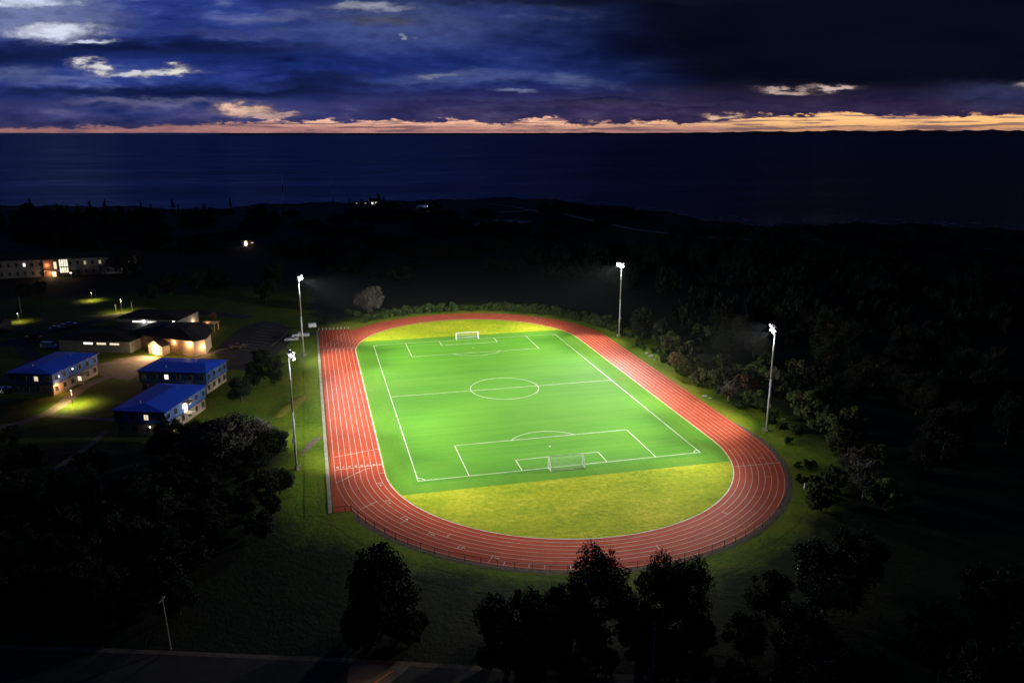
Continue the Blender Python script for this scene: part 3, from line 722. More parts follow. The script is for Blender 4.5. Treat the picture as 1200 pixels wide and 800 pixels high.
# -- foreground silhouettes
for u, v, k, s, sz, lab in ((445, 742, 'dark2', 1.32, 1.35, 'large round black tree alone on the grass in front of the near bend'),
    (600, 775, 'dark0', 1.05, 1.15, 'broad black tree in front of the track, first of the foreground clump'),
    (640, 770, 'dark1', 0.95, 1.1, 'dense black tree second from the lone round tree in the foreground clump'),
    (702, 748, 'feather', 1.22, 1.32, 'feathery black tree overlapping the lowest part of the red track'),
    (668, 760, 'dark2', 0.85, 1.0, 'low black tree left of the feathery one in the foreground clump'),
    (772, 752, 'feather', 1.0, 1.25, 'spindly black tree with thin top twigs over the red track'),
    (800, 742, 'feather', 1.1, 1.12, 'spiky black tree at the fence end of the foreground clump'),
    (745, 765, 'dark1', 0.8, 0.95, 'squat black tree between the feathery and spindly ones'),
    (965, 720, 'dark0', 1.15, 1.25, 'bushy black tree standing right of the near bend fence'),
    (1000, 690, 'dark1', 1.0, 1.1, 'black tree just behind the bushy one right of the near bend')):
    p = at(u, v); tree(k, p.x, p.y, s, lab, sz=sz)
for i in range(46):
    u, v = (rnd.uniform(575, 830), rnd.uniform(735, 800)) if i < 36 else (rnd.uniform(405, 490), rnd.uniform(735, 760))
    p = at(u, v); tree(rnd.choice(['dark0', 'dark1', 'dark2']), p.x, p.y, rnd.uniform(0.28, 0.5), 'low black bush filling in beneath the foreground trees', 'bushes under the foreground trees', 'bush', 'bush')
for i in range(26):
    u, v = rnd.uniform(860, 1260), rnd.uniform(700, 900)
    p = at(u, v); tree(rnd.choice(['dark0', 'dark1', 'dark2']), p.x, p.y, rnd.uniform(0.6, 1.0), 'unlit dark tree in the scrub at the lower corner of the wood', 'trees in the corner scrub')
# -- conifers making the skyline in front of the sea
for i in range(48):
    u = rnd.uniform(-20, 235) if i < 40 else rnd.uniform(235, 330)
    p = at_ground(u, rnd.uniform(252, 268)); h = rnd.uniform(0.7, 1.25)
    tree(rnd.choice(['conifer0', 'conifer1', 'dark0']), p.x, p.y, h, 'dark conifer in the shelter belt against the sea', 'trees of the seaside shelter belt', z=p.z)
for u, v, s in ((434, 243, 0.9), (444, 242, 1.15), (450, 243, 0.9), (410, 242, 0.6), (424, 242, 0.7)):
    p = at_ground(u, v); tree('conifer0', p.x, p.y, s, 'dark conifer clustered around the lit house on the shore', 'trees round the shore house', z=p.z)
# -- trees among the far buildings
for u, v, s in ((150, 322, 1.3), (158, 318, 1.2), (146, 316, 1.0), (30, 350, 0.7), (48, 346, 0.7), (200, 345, 1.2), (230, 338, 1.0), (255, 332, 1.0), (312, 352, 1.0), (322, 338, 1.2), (175, 352, 0.9), (250, 378, 0.55)):
    p = at(u, v); tree(rnd.choice(['dark0', 'dark1', 'dark2']) if v != 378 else 'autumn', p.x, p.y, s, 'unlit broad tree among the campus buildings behind the hall' if v != 378 else 'small brownish tree lit by the porch lamp of the hall', 'trees among the campus buildings' if v != 378 else None)
# distant scrub and woodland nobody could count
c, cs = crown_mesh('woodland_clump', 90, 900, 9, 3.2, 0.0, 1.9, M_leaf_dark, clumps=22)
co = np.zeros(len(c.vertices)*3, 'f4'); c.vertices.foreach_get('co', co); co = co.reshape(-1, 3)
Vs = []; kk = 0
rg = np.random.default_rng(5)
while kk < 210:
    a = YAW+rg.uniform(-0.62, 0.66); r = rg.uniform(360, 760); x, y = CP[0]+r*math.sin(a), CP[1]+r*math.cos(a)
    if r > float(coast_r(a))-90 or (x < -95 and y < 260): continue
    if 130 < y < 220 and -60 < x < 60 and rg.random() < 0.5: continue
    if abs(a-math.atan2(-85-CP[0], 310-CP[1])) < 0.035 and r < 530: continue
    if abs(x-97) < 45 and abs(y-378) < 40: continue
    s = rg.uniform(0.7, 1.5); q = rg.uniform(0, 6.28); M3 = np.array([[math.cos(q), -math.sin(q), 0], [math.sin(q), math.cos(q), 0], [0, 0, 0.8]])*s
    Vs.append(co@M3.T+[x, y, float(ground_z(x, y))]); kk += 1
for x, y in DW[78:]:
    q = rg.uniform(0, 6.28); k = rg.uniform(0.45, 0.62)
    M3 = np.array([[math.cos(q)*k, -math.sin(q)*k, 0], [math.sin(q)*k, math.cos(q)*k, 0], [0, 0, k*2.3]]); Vs.append(co@M3.T+[x, y, 0.0])
V = np.concatenate(Vs); n = len(V)//4
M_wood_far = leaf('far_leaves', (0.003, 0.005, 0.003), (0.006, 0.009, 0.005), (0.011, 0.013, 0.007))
me = bpy.data.meshes.new('distant_woodland'); me.vertices.add(4*n); me.vertices.foreach_set('co', V.ravel().astype('f4')); me.loops.add(4*n)
me.loops.foreach_set('vertex_index', np.arange(4*n, dtype='i4')); me.polygons.add(n); me.polygons.foreach_set('loop_start', np.arange(0, 4*n, 4, dtype='i4')); me.materials.append(M_wood_far); me.update(calc_edges=True)
dw = bpy.data.objects.new('distant_woodland', me); COL.objects.link(dw); tag(dw, 'dark scrub and woodland stretching from the track to the shore', 'woodland', None, 'stuff')

# ------------------------------------------------------------------ rocks, berm
def rock(x, y, s, label, group):
    rg = random.Random(int(x*100)); mb = MB(); vs = []; n = 9
    for j in range(4):
        t = j/3*PI/2
        for i in range(n):
            q = 2*PI*i/n; k = s*rg.uniform(0.75, 1.15); vs.append((k*math.cos(q)*math.cos(t*0.92)*1.3, k*math.sin(q)*math.cos(t*0.92), k*math.sin(t)*0.65-0.1))
    fs = [(j*n+i, j*n+(i+1) % n, (j+1)*n+(i+1) % n, (j+1)*n+i) for j in range(3) for i in range(n)]+[tuple(range(3*n, 4*n))]
    mb.add(vs, fs); o = mb.build('boulder', M_rock); o.location = (x, y, 0); tag(o, label, 'boulder', group)
for u, v, s, lab in ((758, 414, 0.55, 'pale boulder farthest along the row by the back straight shrubs'), (763, 417, 0.8, 'biggest pale boulder of the row by the back straight shrubs'), (768, 421, 0.5, 'small pale boulder ending the row by the back straight shrubs'),
    (826, 464, 0.6, 'grey boulder on the grass below the broad green tree'), (832, 466.5, 0.5, 'lesser grey boulder beside the one below the broad green tree'), (918, 491, 0.6, 'pale boulder in the grass behind the mast by the wood'), (926, 500, 0.5, 'small boulder in the scrub behind the mast by the wood')):
    p = at(u, v); rock(p.x, p.y, s, lab, 'boulders along the wood edge')
for u, v, lab in ((943, 572, 'short white marker post among shrubs beside the near bend'), (935.5, 668, 'tiny white marker post in the dark scrub below the near bend')):
    p = at(u, v); o = empty('marker_post', (p.x, p.y, 0), 0, lab, 'post'); MB().box(0, 0, 0.5, 0.28, 0.28, 1.0).build('post', M_white, o); MB().box(0, 0, 1.05, 0.36, 0.36, 0.1).build('cap', M_steel, o)
# grassy bank left of the straight
mb = MB(); a, b = at(323, 489), at(359, 463.5); n = 14; vs = []
for i in range(n+1):
    p = a.lerp(b, i/n); d = (b-a).normalized(); nn = Vector((-d.y, d.x, 0)); e = min(1, min(i, n-i)/2.0)
    for s, z in ((-1.7, -0.05), (-1.0, 0.65), (0, 0.95), (1.0, 0.65), (1.7, -0.05)): vs.append((p+nn*s*(0.5+0.5*e)+Vector((0, 0, z*e if z > 0 else z)))[:])
mb.add(vs, [(i*5+j, i*5+j+1, i*5+6+j, i*5+5+j) for i in range(n) for j in range(4)]); struct(mb.build('embankment', M_bank, smooth=True))

# ------------------------------------------------------------------ buildings
ROT = R(-20)
def window(parent, cx, cy, cz, w, h, nrm, lit=None, name='window', mull=True):
    """nrm: angle of the outward normal in parent's space; frame and pane stand proud of the wall"""
    c, s = math.cos(nrm), math.sin(nrm); t = nrm-PI/2
    f = MB(); fw = 0.10
    for dx, dz, sx, sz in ((0, h/2, w+fw, fw), (0, -h/2, w+fw, fw), (-w/2, 0, fw, h-fw), (w/2, 0, fw, h-fw)):
        f.box(cx+dx*-s+c*0.06, cy+dx*c+s*0.06, cz+dz, 0.12, sx, sz, nrm)
    if mull: f.box(cx+c*0.06, cy+s*0.06, cz, 0.1, 0.06, h-fw, nrm)
    o = f.build(name, M_frame, parent)
    MB().box(cx+c*0.025, cy+s*0.025, cz, 0.05, w-fw, h-fw, nrm).build('pane', lit or M_glass, o)
    return o
def wall_lamp(parent, x, y, z, nrm, mat, power, col, size=0.16, off=0.7):
    c, s = math.cos(nrm), math.sin(nrm)
    o = MB().box(x+c*0.08, y+s*0.08, z, 0.16, 0.2, 0.3, nrm).build('wall_lamp', M_dark, parent)
    MB().dome((x+c*0.16, y+s*0.16, z), (c, s, -0.3), size, 0.8, 8, 3).build('lamp_glass', mat, o)
    lamp('wall_lamp_light', 'POINT', (x+c*off, y+s*off, z-0.05), power, col, parent, 0.1)
def house(name, cx, cy, lx, ly, label, skip_front=(), lit={}):
    t = empty(name, (cx, cy, 0), ROT, label, 'house', 'blue roofed houses')
    H1, H2 = 2.9, 5.85
    MB().box(0, 0, H1/2, lx-0.5, ly-0.5, H1).build('lower_wall', M_lower, t)
    MB().box(0, 0, (H1+H2)/2, lx, ly, H2-H1).build('upper_wall', M_upper, t)
    MB().box(0, 0, H1-0.02, lx+0.14, ly+0.14, 0.16).build('band', M_trim, t)
    rf = MB(); e = 0.45
    z0, z1 = H2+0.01, H2+0.16; hx, hy = lx/2+e, ly/2+e
    if ly > lx: rg_ = [(0, -(hy-3.5)), (0, hy-3.5)]
    else: rg_ = [(-(hx-3.5), 0), (hx-3.5, 0)]
    k = 0.75
    vs = [(-hx, -hy, z0), (hx, -hy, z0), (hx, hy, z0), (-hx, hy, z0), (-hx, -hy, z1), (hx, -hy, z1), (hx, hy, z1), (-hx, hy, z1), (*rg_[0], z1+k), (*rg_[1], z1+k)]
    if ly > lx: top = [(4, 5, 8), (5, 6, 9, 8), (6, 7, 9), (7, 4, 8, 9)]
    else: top = [(4, 5, 9, 8), (5, 6, 9), (6, 7, 8, 9), (7, 4, 8)]
    rf.add(vs, [(3, 2, 1, 0), (0, 1, 5, 4), (1, 2, 6, 5), (2, 3, 7, 6), (3, 0, 4, 7)]+top); rr = rf.build('roof', M_blueroof, t)
    gt = MB()
    for x, y, sx, sy in ((0, -hy-0.05, 2*hx+0.2, 0.1), (hx+0.05, 0, 0.1, 2*hy), (0, hy+0.05, 2*hx+0.2, 0.1), (-hx-0.05, 0, 0.1, 2*hy)): gt.box(x, y, z0+0.06, sx, sy, 0.14)
    gt.build('gutter', M_trim, rr)
    vents = MB()
    for q in (-0.3, 0.25): vents.tube((lx*q*0.5, ly*q, H2+0.2), (lx*q*0.5, ly*q, H2+1.15), 0.12, n=8)
    vents.build('vent_pipe', M_steel, rr)
    # windows: front (-y) and side (+x) faces
    nf = int(lx//2.8); ns = int(ly//2.9)
    for st, (zc, inset) in enumerate(((1.55, 0.25), (4.5, 0.0))):
        for i in range(nf):
            x = (i-(nf-1)/2)*(lx-2.4)/max(1, nf-1)
            window(t, x, -ly/2+inset, zc, 1.15, 1.35, -PI/2, lit.get(('f', st, i)))
        for i in range(ns):
            y = (i-(ns-1)/2)*(ly-3)/max(1, ns-1)
            window(t, lx/2-inset, y, zc, 1.15, 1.35, 0, lit.get(('s', st, i)))
            window(t, -lx/2+inset, y, zc, 1.15, 1.35, PI, None)
    return t
hA = house('house', -117.4, 33.3, 12.0, 19.6, 'blue roofed house farthest from the track, beside the lamp lit lawn', lit={('f', 1, 2): M_lit})
hA_ = (-117.4, 33.3)
# door, porch and lamps on the lawn-facing side
MB().box(6.02-0.22, 1.3, 1.05, 0.14, 1.3, 2.1).build('door', M_lit, hA); MB().box(6.7, 1.3, 2.45, 1.7, 3.0, 0.14).build('porch_roof', M_kerb, hA)
MB().box(6.8, 0.2, 0.5, 1.6, 0.15, 1.0).build('porch_wall', M_kerb, hA)
wall_lamp(hA, 6.0, -7.4, 4.6, 0, M_lampc, 4, NEUT); wall_lamp(hA, 6.0, -1.6, 4.9, 0, M_lampc, 4, NEUT); wall_lamp(hA, 5.75, -8.3, 2.3, 0, M_lampr, 650, (1.0, 0.42, 0.16), 0.16, 0.9)
lamp('porch_light', 'POINT', (6.8, 1.6, 2.0), 5, WARM, hA)
hB = house('house', -83.2, 22.3, 18.4, 12.0, 'blue roofed house in the middle, just below the bright entrance of the hall', lit={('f', 1, 2): M_litcool, ('f', 1, 1): None})
hC = house('house', -84.5, -4.9, 12.0, 19.4, 'blue roofed house nearest the camera with a bright doorway behind the huge tree', lit={('f', 1, 2): M_lit, ('s', 1, 3): M_lit, ('s', 1, 2): M_litdim})
wall_lamp(hC, 2.3, -9.7, 2.3, -PI/2, M_lampc, 6, COOL); wall_lamp(hB, 4.0, -6.0, 2.6, -PI/2, M_lampc, 4, NEUT)
MB().box(5.9, -0.6, 3.9, 0.5, 1.4, 2.3).build('door', M_litcool, hC); MB().box(6.9, -0.6, 2.7, 2.0, 2.6, 0.15).build('landing', M_kerb, hC)
MB().box(7.0, -0.6, 5.4, 1.9, 2.6, 0.12).build('porch_roof', M_cream, hC)
lamp('door_light', 'POINT', (7.4, -0.8, 4.7), 200, (1.0, 0.93, 0.8), hC)

# hall with the bright entrance (polygonal plan, dark shingle roof)
def poly_building(t, poly, h, wallmat, z1, over=0.7, shrink=0.45, wname='wall', rname='roof', roofmat=M_shingle):
    MB().prism(poly, 0, h).build(wname, wallmat, t)
    cx = sum(p[0] for p in poly)/len(poly); cy = sum(p[1] for p in poly)/len(poly)
    def sc_(p, d, k=None):
        v = Vector((p[0]-cx, p[1]-cy)); L = v.length; v = v*((L+d)/L) if k is None else v*k; return (cx+v.x, cy+v.y)
    n = len(poly); o = [sc_(p, over) for p in poly]; tp = [sc_(p, 0, shrink) for p in poly]
    vs = [(*p, h+0.01) for p in o]+[(*p, h+0.22) for p in o]+[(*p, z1) for p in tp]
    fs = [tuple(range(n-1, -1, -1))]+[(i, (i+1) % n, n+(i+1) % n, n+i) for i in range(n)]+[(n+i, n+(i+1) % n, 2*n+(i+1) % n, 2*n+i) for i in range(n)]+[tuple(range(2*n, 3*n))]
    return MB().add(vs, fs).build(rname, roofmat, t)
H0 = Vector((-92.0, 66.0)); hall = empty('hall', (H0.x, H0.y, 0), 0, 'cream walled hall with a dark shingle roof and a brilliantly lit entrance', 'hall')
def loc(pts): return [(x-H0.x, y-H0.y) for x, y in pts]
poly_building(hall, loc([(-84.4, 52.6), (-81.4, 55.2), (-80.6, 64), (-84, 76.5), (-99.5, 82), (-103.5, 71.5), (-99.4, 63.6), (-92.4, 58.9)]), 4.9, M_cream, 7.0, 0.8, 0.35)
poly_building(hall, loc([(-126.2, 70.2), (-104.2, 62.0), (-100.2, 72.6), (-122.2, 80.8)]), 3.6, M_greywall, 5.4, 0.7, 0.4, 'wing_wall', 'wing_roof')
poly_building(hall, loc([(-112.5, 86.4), (-92.2, 78.9), (-87.4, 91.4), (-107.7, 99.0)]), 5.9, M_greywall, 7.2, 0.5, 0.4, 'rear_wall', 'rear_roof')
# entrance porch with a little gable
e0 = Vector((-96.2, 58.3))-H0; ea = math.atan2(-4.8, 5.4)
pq = math.cos(ea), math.sin(ea)
def eloc(a, b): return (e0.x+pq[0]*a-pq[1]*b, e0.y+pq[1]*a+pq[0]*b)
for a in (-2.9, 2.9): MB().box(*eloc(a, 0), 1.5, 0.4, 0.4, 3.0, ea).build('porch_post', M_cream, hall)
MB().box(*eloc(0, 1.4), 1.5, 5.6, 2.9, 3.0, ea).build('porch_wall', M_cream, hall)
MB().box(*eloc(0, -0.08), 1.25, 2.6, 0.12, 2.5, ea).build('entrance_door', M_lit, hall)
vs = [(*eloc(a, b), z) for b in (-0.5, 3.2) for a, z in ((-3.5, 3.0), (0, 4.6), (3.5, 3.0))]
MB().add(vs, [(0, 1, 2), (5, 4, 3), (0, 3, 4, 1), (1, 4, 5, 2), (2, 5, 3, 0)]).build('porch_gable', M_shingle, hall)
MB().add([(*eloc(a, -0.53), z) for a, z in ((-3.1, 3.02), (0, 4.42), (3.1, 3.02))], [(0, 2, 1), (0, 1, 2)]).build('gable_front', M_cream, hall)
lamp('porch_light', 'POINT', (*eloc(0.5, -1.9), 2.7), 2600, (1.0, 0.66, 0.34), hall, 0.2)
lamp('porch_flood', 'SPOT', (*eloc(0.6, -0.7), 3.6), 13000, (1.0, 0.60, 0.32), hall, 0.2, R(125), 1.0, (*eloc(1.0, -6), 0))
MB().dome((*eloc(0.5, -0.7), 3.05), (0, 0, -1), 0.3, 0.8, 8, 3).build('porch_lamp', M_lampc, hall)
# lamps on the octagonal end
for (wx, wy, nx_, ny_, z, pw) in ((-85.6, 53.7, -0.6, -0.8, 4.1, 800), (-82.0, 54.6, 0.65, -0.76, 2.6, 420), (-90.5, 57.6, -0.6, -0.8, 3.9, 200)):
    a = math.atan2(ny_, nx_); wall_lamp(hall, wx-H0.x, wy-H0.y, z, a, M_lampw, pw, WARM, 0.2, 0.9)
# lit strip windows: wing front, and the clerestory behind
wa = math.atan2(-(126.2-104.2), -(70.2-62.0))  # outward normal of the wing front
wa = ROT-PI/2
for k, (u, v) in enumerate(((121, 401.3), (135, 402), (149.5, 402.6))):
    f = 0.42+k*0.185; x, y = -126.2+22*f, 70.2-8.2*f; window(hall, x-H0.x, y-H0.y, 2.75, 3.2, 0.75, wa, M_litcool if k == 0 else M_lit, 'strip_window', False)
for k in range(3):
    f = 0.34+k*0.25; x, y = -112.5+20.3*f, 86.4-7.5*f; window(hall, x-H0.x, y-H0.y, 5.1, 3.6, 0.6, wa, M_litcool, 'clerestory_window', False)
for f in (0.45, 0.93):
    x, y = -112.5+20.3*f, 86.4-7.5*f; wall_lamp(hall, x-H0.x, y-H0.y, 5.3, wa, M_lampc, 160, COOL, 0.34, 0.8)
# gable rake lights and the porch behind
lamp('rear_light', 'POINT', (-88.0-H0.x, 87.5-H0.y, 3.2), 380, WARM, hall); MB().dome((-88.9-H0.x, 88.4-H0.y, 4.6), (0.8, -0.5, 0), 0.5, 0.6, 10, 3).build('rear_lamp', M_lampw, hall)
MB().dome((-90.6-H0.x, 83.2-H0.y, 3.2), (0.9, -0.4, 0), 0.45, 0.6, 10, 3).build('rear_lamp', M_lampw, hall)
pv = empty('pergola', (-83.4, 87.5, 0), ROT, 'open timber pergola lit up beside the back of the hall', 'pergola')
for a in (-2.2, 2.2):
    for b in (-1.5, 1.5): MB().box(a, b, 1.3, 0.2, 0.2, 2.6).build('post', M_cream, pv)
mb = MB()
for k in range(8): mb.box(-2.4+k*0.69, 0, 2.72, 0.12, 3.8, 0.22)
mb.box(0, 1.5, 2.52, 5.2, 0.15, 0.2).box(0, -1.5, 2.52, 5.2, 0.15, 0.2); mb.build('beam', M_cream, pv)
lamp('pergola_light', 'POINT', (0, -0.5, 2.2), 200, WARM, pv)

# far long two-storey block with glass stair tower
fb0 = at(70, 324); fb = empty('residence_block', (fb0.x, fb0.y, 0), R(2), 'long grey two storey block with a glowing glass stair tower', 'building'); fb.scale = (1, 1, 1.38)
MB().box(-14, 6.5, 3.0, 62, 12, 6.0).build('wall', M_greywall, fb)
MB().box(33.5-8, 6.5-0.3, 3.0, 16, 11, 6.4).build('end_wall', M_greywall, fb)
vs = [(-45.6, -0.1, 6.0), (34, -0.1, 6.0), (34, 13, 6.0), (-45.6, 13, 6.0), (-44, 6.5, 7.6), (32, 6.5, 7.6)]
MB().add(vs, [(3, 2, 1, 0), (0, 1, 5, 4), (1, 2, 5), (2, 3, 4, 5), (3, 0, 4)]).build('roof', M_shingle, fb)
MB().box(2.4, 0.2, 3.2, 3.8, 1.2, 6.0).build('stair_tower', M_trim, fb)
for k in range(4):
    MB().box(0.95+k*0.96, -0.44, 2.2, 0.66, 0.06, 1.7).box(0.95+k*0.96, -0.44, 4.6, 0.66, 0.06, 2.4).build('stair_glazing', M_stair, fb)
MB().box(-3.5, 0.2, 3.0, 5.5, 1.0, 5.8).build('entrance_wall', M_rust, fb)
MB().box(-1.2, -0.36, 3.9, 1.2, 0.1, 2.4).build('stair_glazing', M_lit, fb); MB().box(-3.0, -1.4, 2.1, 6.0, 3.0, 0.2).build('porch_roof', M_cream, fb)
MB().box(-2.0, -0.36, 0.95, 1.4, 0.1, 1.9).build('entrance_door', M_lit, fb)
lamp('entrance_light', 'POINT', (-3.2, -1.6, 1.6), 900, WARM, fb); lamp('entrance_light', 'POINT', (-4.6, -1.2, 4.0), 350, WARM, fb)
lamp('stair_light', 'POINT', (2.4, -2.0, 2.5), 30, NEUT, fb)
for i in range(24):
    x = -43+i*3.2
    if -7 < x < 5: continue
    for st, z in ((0, 1.5), (1, 4.4)):
        yy = 0.5 if x < 17 else 0.7
        lit = None
        if st == 1 and i in (17, 19): lit = M_litdim
        if (st, i) in ((1, 9), (1, 23)): lit = M_litcool
        if (st, i) == (0, 22): lit = M_lit
        window(fb, x, yy, z, 1.1, 1.3, -PI/2, lit)
p = at(82, 325)
def lamp_post(u, v, h, label, power, col, mat, spot=True, arm=0.0, ang=0.0, size=0.22, group='street lamps on the campus'):
    p = at(u, v); t = empty('street_lamp', (p.x, p.y, 0), ang, label, 'street lamp', group)
    MB().tube((0, 0, 0), (0, 0, h), 0.09, 0.06, 8).build('pole', M_steel, t)
    if arm: MB().tube((0, 0, h-0.1), (arm, 0, h+0.1), 0.05, n=6).build('arm', M_steel, t)
    hd = MB().box(arm, 0, h+0.12, 0.5, 0.34, 0.16).build('lamp_head', M_dark, t)
    MB().dome((arm, 0, h+0.04), (0, 0, -1), size*0.8, 0.8, 8, 3).build('lens', mat, hd)
    if power: lamp('street_light', 'SPOT', (arm, 0, h-0.25), power, col, t, 0.12, R(150), 0.6, (arm, 0, 0))
    return t
YEL = (1.0, 0.80, 0.34)
lamp_post(85.5, 475, 4.0, 'slim lamp post on the lawn between the blue roofed houses', 13000, YEL, M_lampc)
lamp_post(143, 366, 5.0, 'lamp post beside the two pale saplings behind the hall', 5200, YEL, M_lampw)
lamp_post(108, 352, 3.2, 'lamp glowing over a yellow lawn patch below the residence block', 4800, YEL, M_lampw)
lamp_post(3, 388, 4.2, 'lamp post with a bent arm above the kerb at the edge of the photo', 6000, (1.0, 0.85, 0.55), M_lampc, arm=-1.2)
lamp_post(22, 377, 3.0, 'short lamp post over the bright grass mound by the dark shed', 2400, YEL, M_lampc)
lamp_post(84, 327, 3.0, 'globe lamp at the foot of the glowing stair tower', 700, WARM, M_lampw, size=0.5)
for u, v, h, lab in ((136, 365, 3.2, 'pale wrapped sapling left of the lamp behind the hall'), (155, 363, 3.8, 'pale wrapped sapling right of the lamp behind the hall')):
    p = at(u, v); o = empty('sapling', (p.x, p.y, 0), 0, lab, 'sapling', 'saplings behind the hall')
    MB().tube((0, 0, 0), (0, 0, h*0.7), 0.16, 0.12, 6).tube((0, 0, h*0.6), (0.5, 0, h), 0.1, 0.03, 5).tube((0, 0, h*0.6), (-0.45, 0.2, h), 0.1, 0.03, 5).build('trunk', M_pale_bark, o)
p = at(25.5, 371); MB_ = empty('flag_pole', (p.x, p.y, 0), 0, 'bare grey pole rising behind the bright grass mound', 'pole'); MB().tube((0, 0, 0), (0, 0, 7.5), 0.09, 0.05, 8).build('pole', M_steel, MB_); MB().dome((0, 0, 7.5), (0, 0, 1), 0.1, 1, 8, 3).build('finial', M_steel, MB_)
p = at(1, 392); sh = empty('shed', (p.x-4, p.y+6, 0), ROT, 'dark shed behind the bent arm lamp post', 'shed'); MB().box(0, 0, 1.5, 9, 6, 3).build('wall', M_trim, sh); MB().add([(-4.8, -3.4, 3), (4.8, -3.4, 3), (4.8, 3.4, 3), (-4.8, 3.4, 3), (-4.8, 0, 4.6), (4.8, 0, 4.6)], [(3, 2, 1, 0), (0, 1, 5, 4), (2, 3, 4, 5), (1, 2, 5), (3, 0, 4)]).build('roof', M_shingle, sh)
# brown skip beside the road
p = at(40, 400); sk = empty('skip_container', (p.x, p.y, 0), ROT, 'rust brown skip standing at the road bend near the hall wing', 'skip')
MB().add([(-2.0, -1, 0.15), (2.0, -1, 0.15), (2.0, 1, 0.15), (-2.0, 1, 0.15), (-2.4, -1.15, 1.9), (2.4, -1.15, 1.9), (2.4, 1.15, 1.9), (-2.4, 1.15, 1.9)], [(3, 2, 1, 0), (0, 1, 5, 4), (1, 2, 6, 5), (2, 3, 7, 6), (3, 0, 4, 7)]).build('bin', M_rust, sk)
MB().box(0, -1.17, 1.85, 4.9, 0.1, 0.14).box(0, 1.17, 1.85, 4.9, 0.1, 0.14).build('rim', M_rust, sk); MB().box(0, 0, 0.08, 3.6, 1.6, 0.16).build('skid', M_dark, sk)

# ------------------------------------------------------------------ vehicles
def profile_body(mb, prof, w, zoff=0.0, taper=None):
    """prof: list of (x,z) outline; extruded to width w with tumblehome for points above the belt line"""
    n = len(prof); vs = []
    for s in (-1, 1):
        for x, z in prof:
            k = 1.0 if z < 0.95 else 1.0-0.14*min(1, (z-0.95)/0.5); vs.append((x, s*w/2*k, z))
    mb.add(vs, [tuple(range(n-1, -1, -1)), tuple(range(n, 2*n))]+[(i, (i+1) % n, n+(i+1) % n, n+i) for i in range(n)])
def make_car(style, paint):
    t = empty('parked_car', (0, 0, 0)); w = 1.85
    if style == 'pickup':
        t.name = 'pickup_truck'
        body = [(-2.75, 0.45), (2.7, 0.45), (2.75, 0.95), (2.5, 1.10), (1.35, 1.16), (-0.75, 1.16), (-2.72, 1.14)]
        cab = [(1.25, 1.14), (0.55, 1.80), (-0.45, 1.84), (-0.75, 1.14)]; wx = (1.75, -1.7); w = 1.95
    elif style == 'van':
        body = [(-2.5, 0.4), (2.5, 0.4), (2.5, 0.95), (1.9, 1.2), (-2.5, 1.25)]; cab = [(1.8, 1.18), (1.1, 2.0), (-2.4, 2.05), (-2.5, 1.2)]; wx = (1.6, -1.6)
    else:
        body = [(-2.2, 0.38), (2.15, 0.38), (2.2, 0.72), (1.95, 0.86), (0.95, 0.98), (-1.55, 1.0), (-2.15, 0.95)]
        cab = [(0.95, 0.96), (0.25, 1.42), (-0.95, 1.45), (-1.65, 0.98)]; wx = (1.35, -1.35)
    b = MB(); profile_body(b, body, w); b = b.build('body', paint, t)
    c = MB(); profile_body(c, cab, w*0.94); c = c.build('cabin', paint, t)
    gl = MB(); k = 0.80
    cx = sum(p[0] for p in cab)/4; cz = sum(p[1] for p in cab)/4+0.03
    for s in (-1, 1):
        pts = [(cx+(x-cx)*k, s*(w*0.94/2*(1-0.14*min(1, max(0, (cz+(z-cz)*0.72)-0.95)/0.5))+0.012), cz+(z-cz)*0.72) for x, z in cab]; gl.add(pts, [(0, 1, 2, 3), (3, 2, 1, 0)])
    for (a, bb), sg in (((cab[0], cab[1]), 1), ((cab[3], cab[2]), -1)):
        nx_, nz_ = (bb[1]-a[1]), -(bb[0]-a[0]); L = math.hypot(nx_, nz_); nx_, nz_ = nx_/L*0.015*sg, nz_/L*0.015*sg
        pts = [(a[0]+(bb[0]-a[0])*f+nx_, s*w*0.40, a[1]+(bb[1]-a[1])*f+abs(nz_)) for f, s in ((0.12, -1), (0.12, 1), (0.9, 0.9), (0.9, -0.9))]; gl.add(pts, [(0, 1, 2, 3), (3, 2, 1, 0)])
    gl.build('window', M_glass, c)
    for x in wx:
        for s in (-1, 1):
            wh = MB().tube((x, s*(w/2-0.2), 0.34), (x, s*(w/2+0.02), 0.34), 0.34, n=14).build('wheel', M_tyre, t); MB().tube((x, s*(w/2+0.02), 0.34), (x, s*(w/2+0.04), 0.34), 0.20, n=10).build('rim', M_steel, wh)
    xf = max(p[0] for p in body)
    for s in (-1, 1): MB().box(xf-0.04, s*w*0.36, 0.72, 0.12, 0.34, 0.16).build('headlight', M_white, t)
    for s in (-1, 1): MB().box(-xf+0.03, s*w*0.40, 0.82, 0.1, 0.24, 0.18).build('tail_light', M_rust, t)
    MB().box(xf+0.02, 0, 0.48, 0.12, w*0.9, 0.16).box(-xf-0.02, 0, 0.48, 0.12, w*0.9, 0.16).build('bumper', M_dark, t)
    return t
CARS = {'sw': make_car('sedan', M_paintw), 'pw': make_car('pickup', M_paintw), 'sb': make_car('sedan', M_paintb), 'ss': make_car('sedan', M_paints), 'vw': make_car('van', M_paintw)}
used = set()
def park(key, u, v, ang, label, group=None):
    p = at(u, v); o = CARS[key] if key not in used else copy_tree(CARS[key]); used.add(key)
    o.location = (p.x, p.y, 0.03); o.rotation_euler = (0, 0, R(ang)); tag(o, label, {'p': 'pickup', 'v': 'van'}.get(key[0], 'car'), group or 'vehicles parked round the campus'); return o
park('sw', 342, 399.5, 172, 'white saloon car on the grass edge in front of the white pickup')
park('pw', 352.5, 395, 176, 'white pickup truck parked closest to the end of the sprint lanes')
park('sb', 277, 407.5, 175, 'brown car parked next to the brightly lit end of the hall')
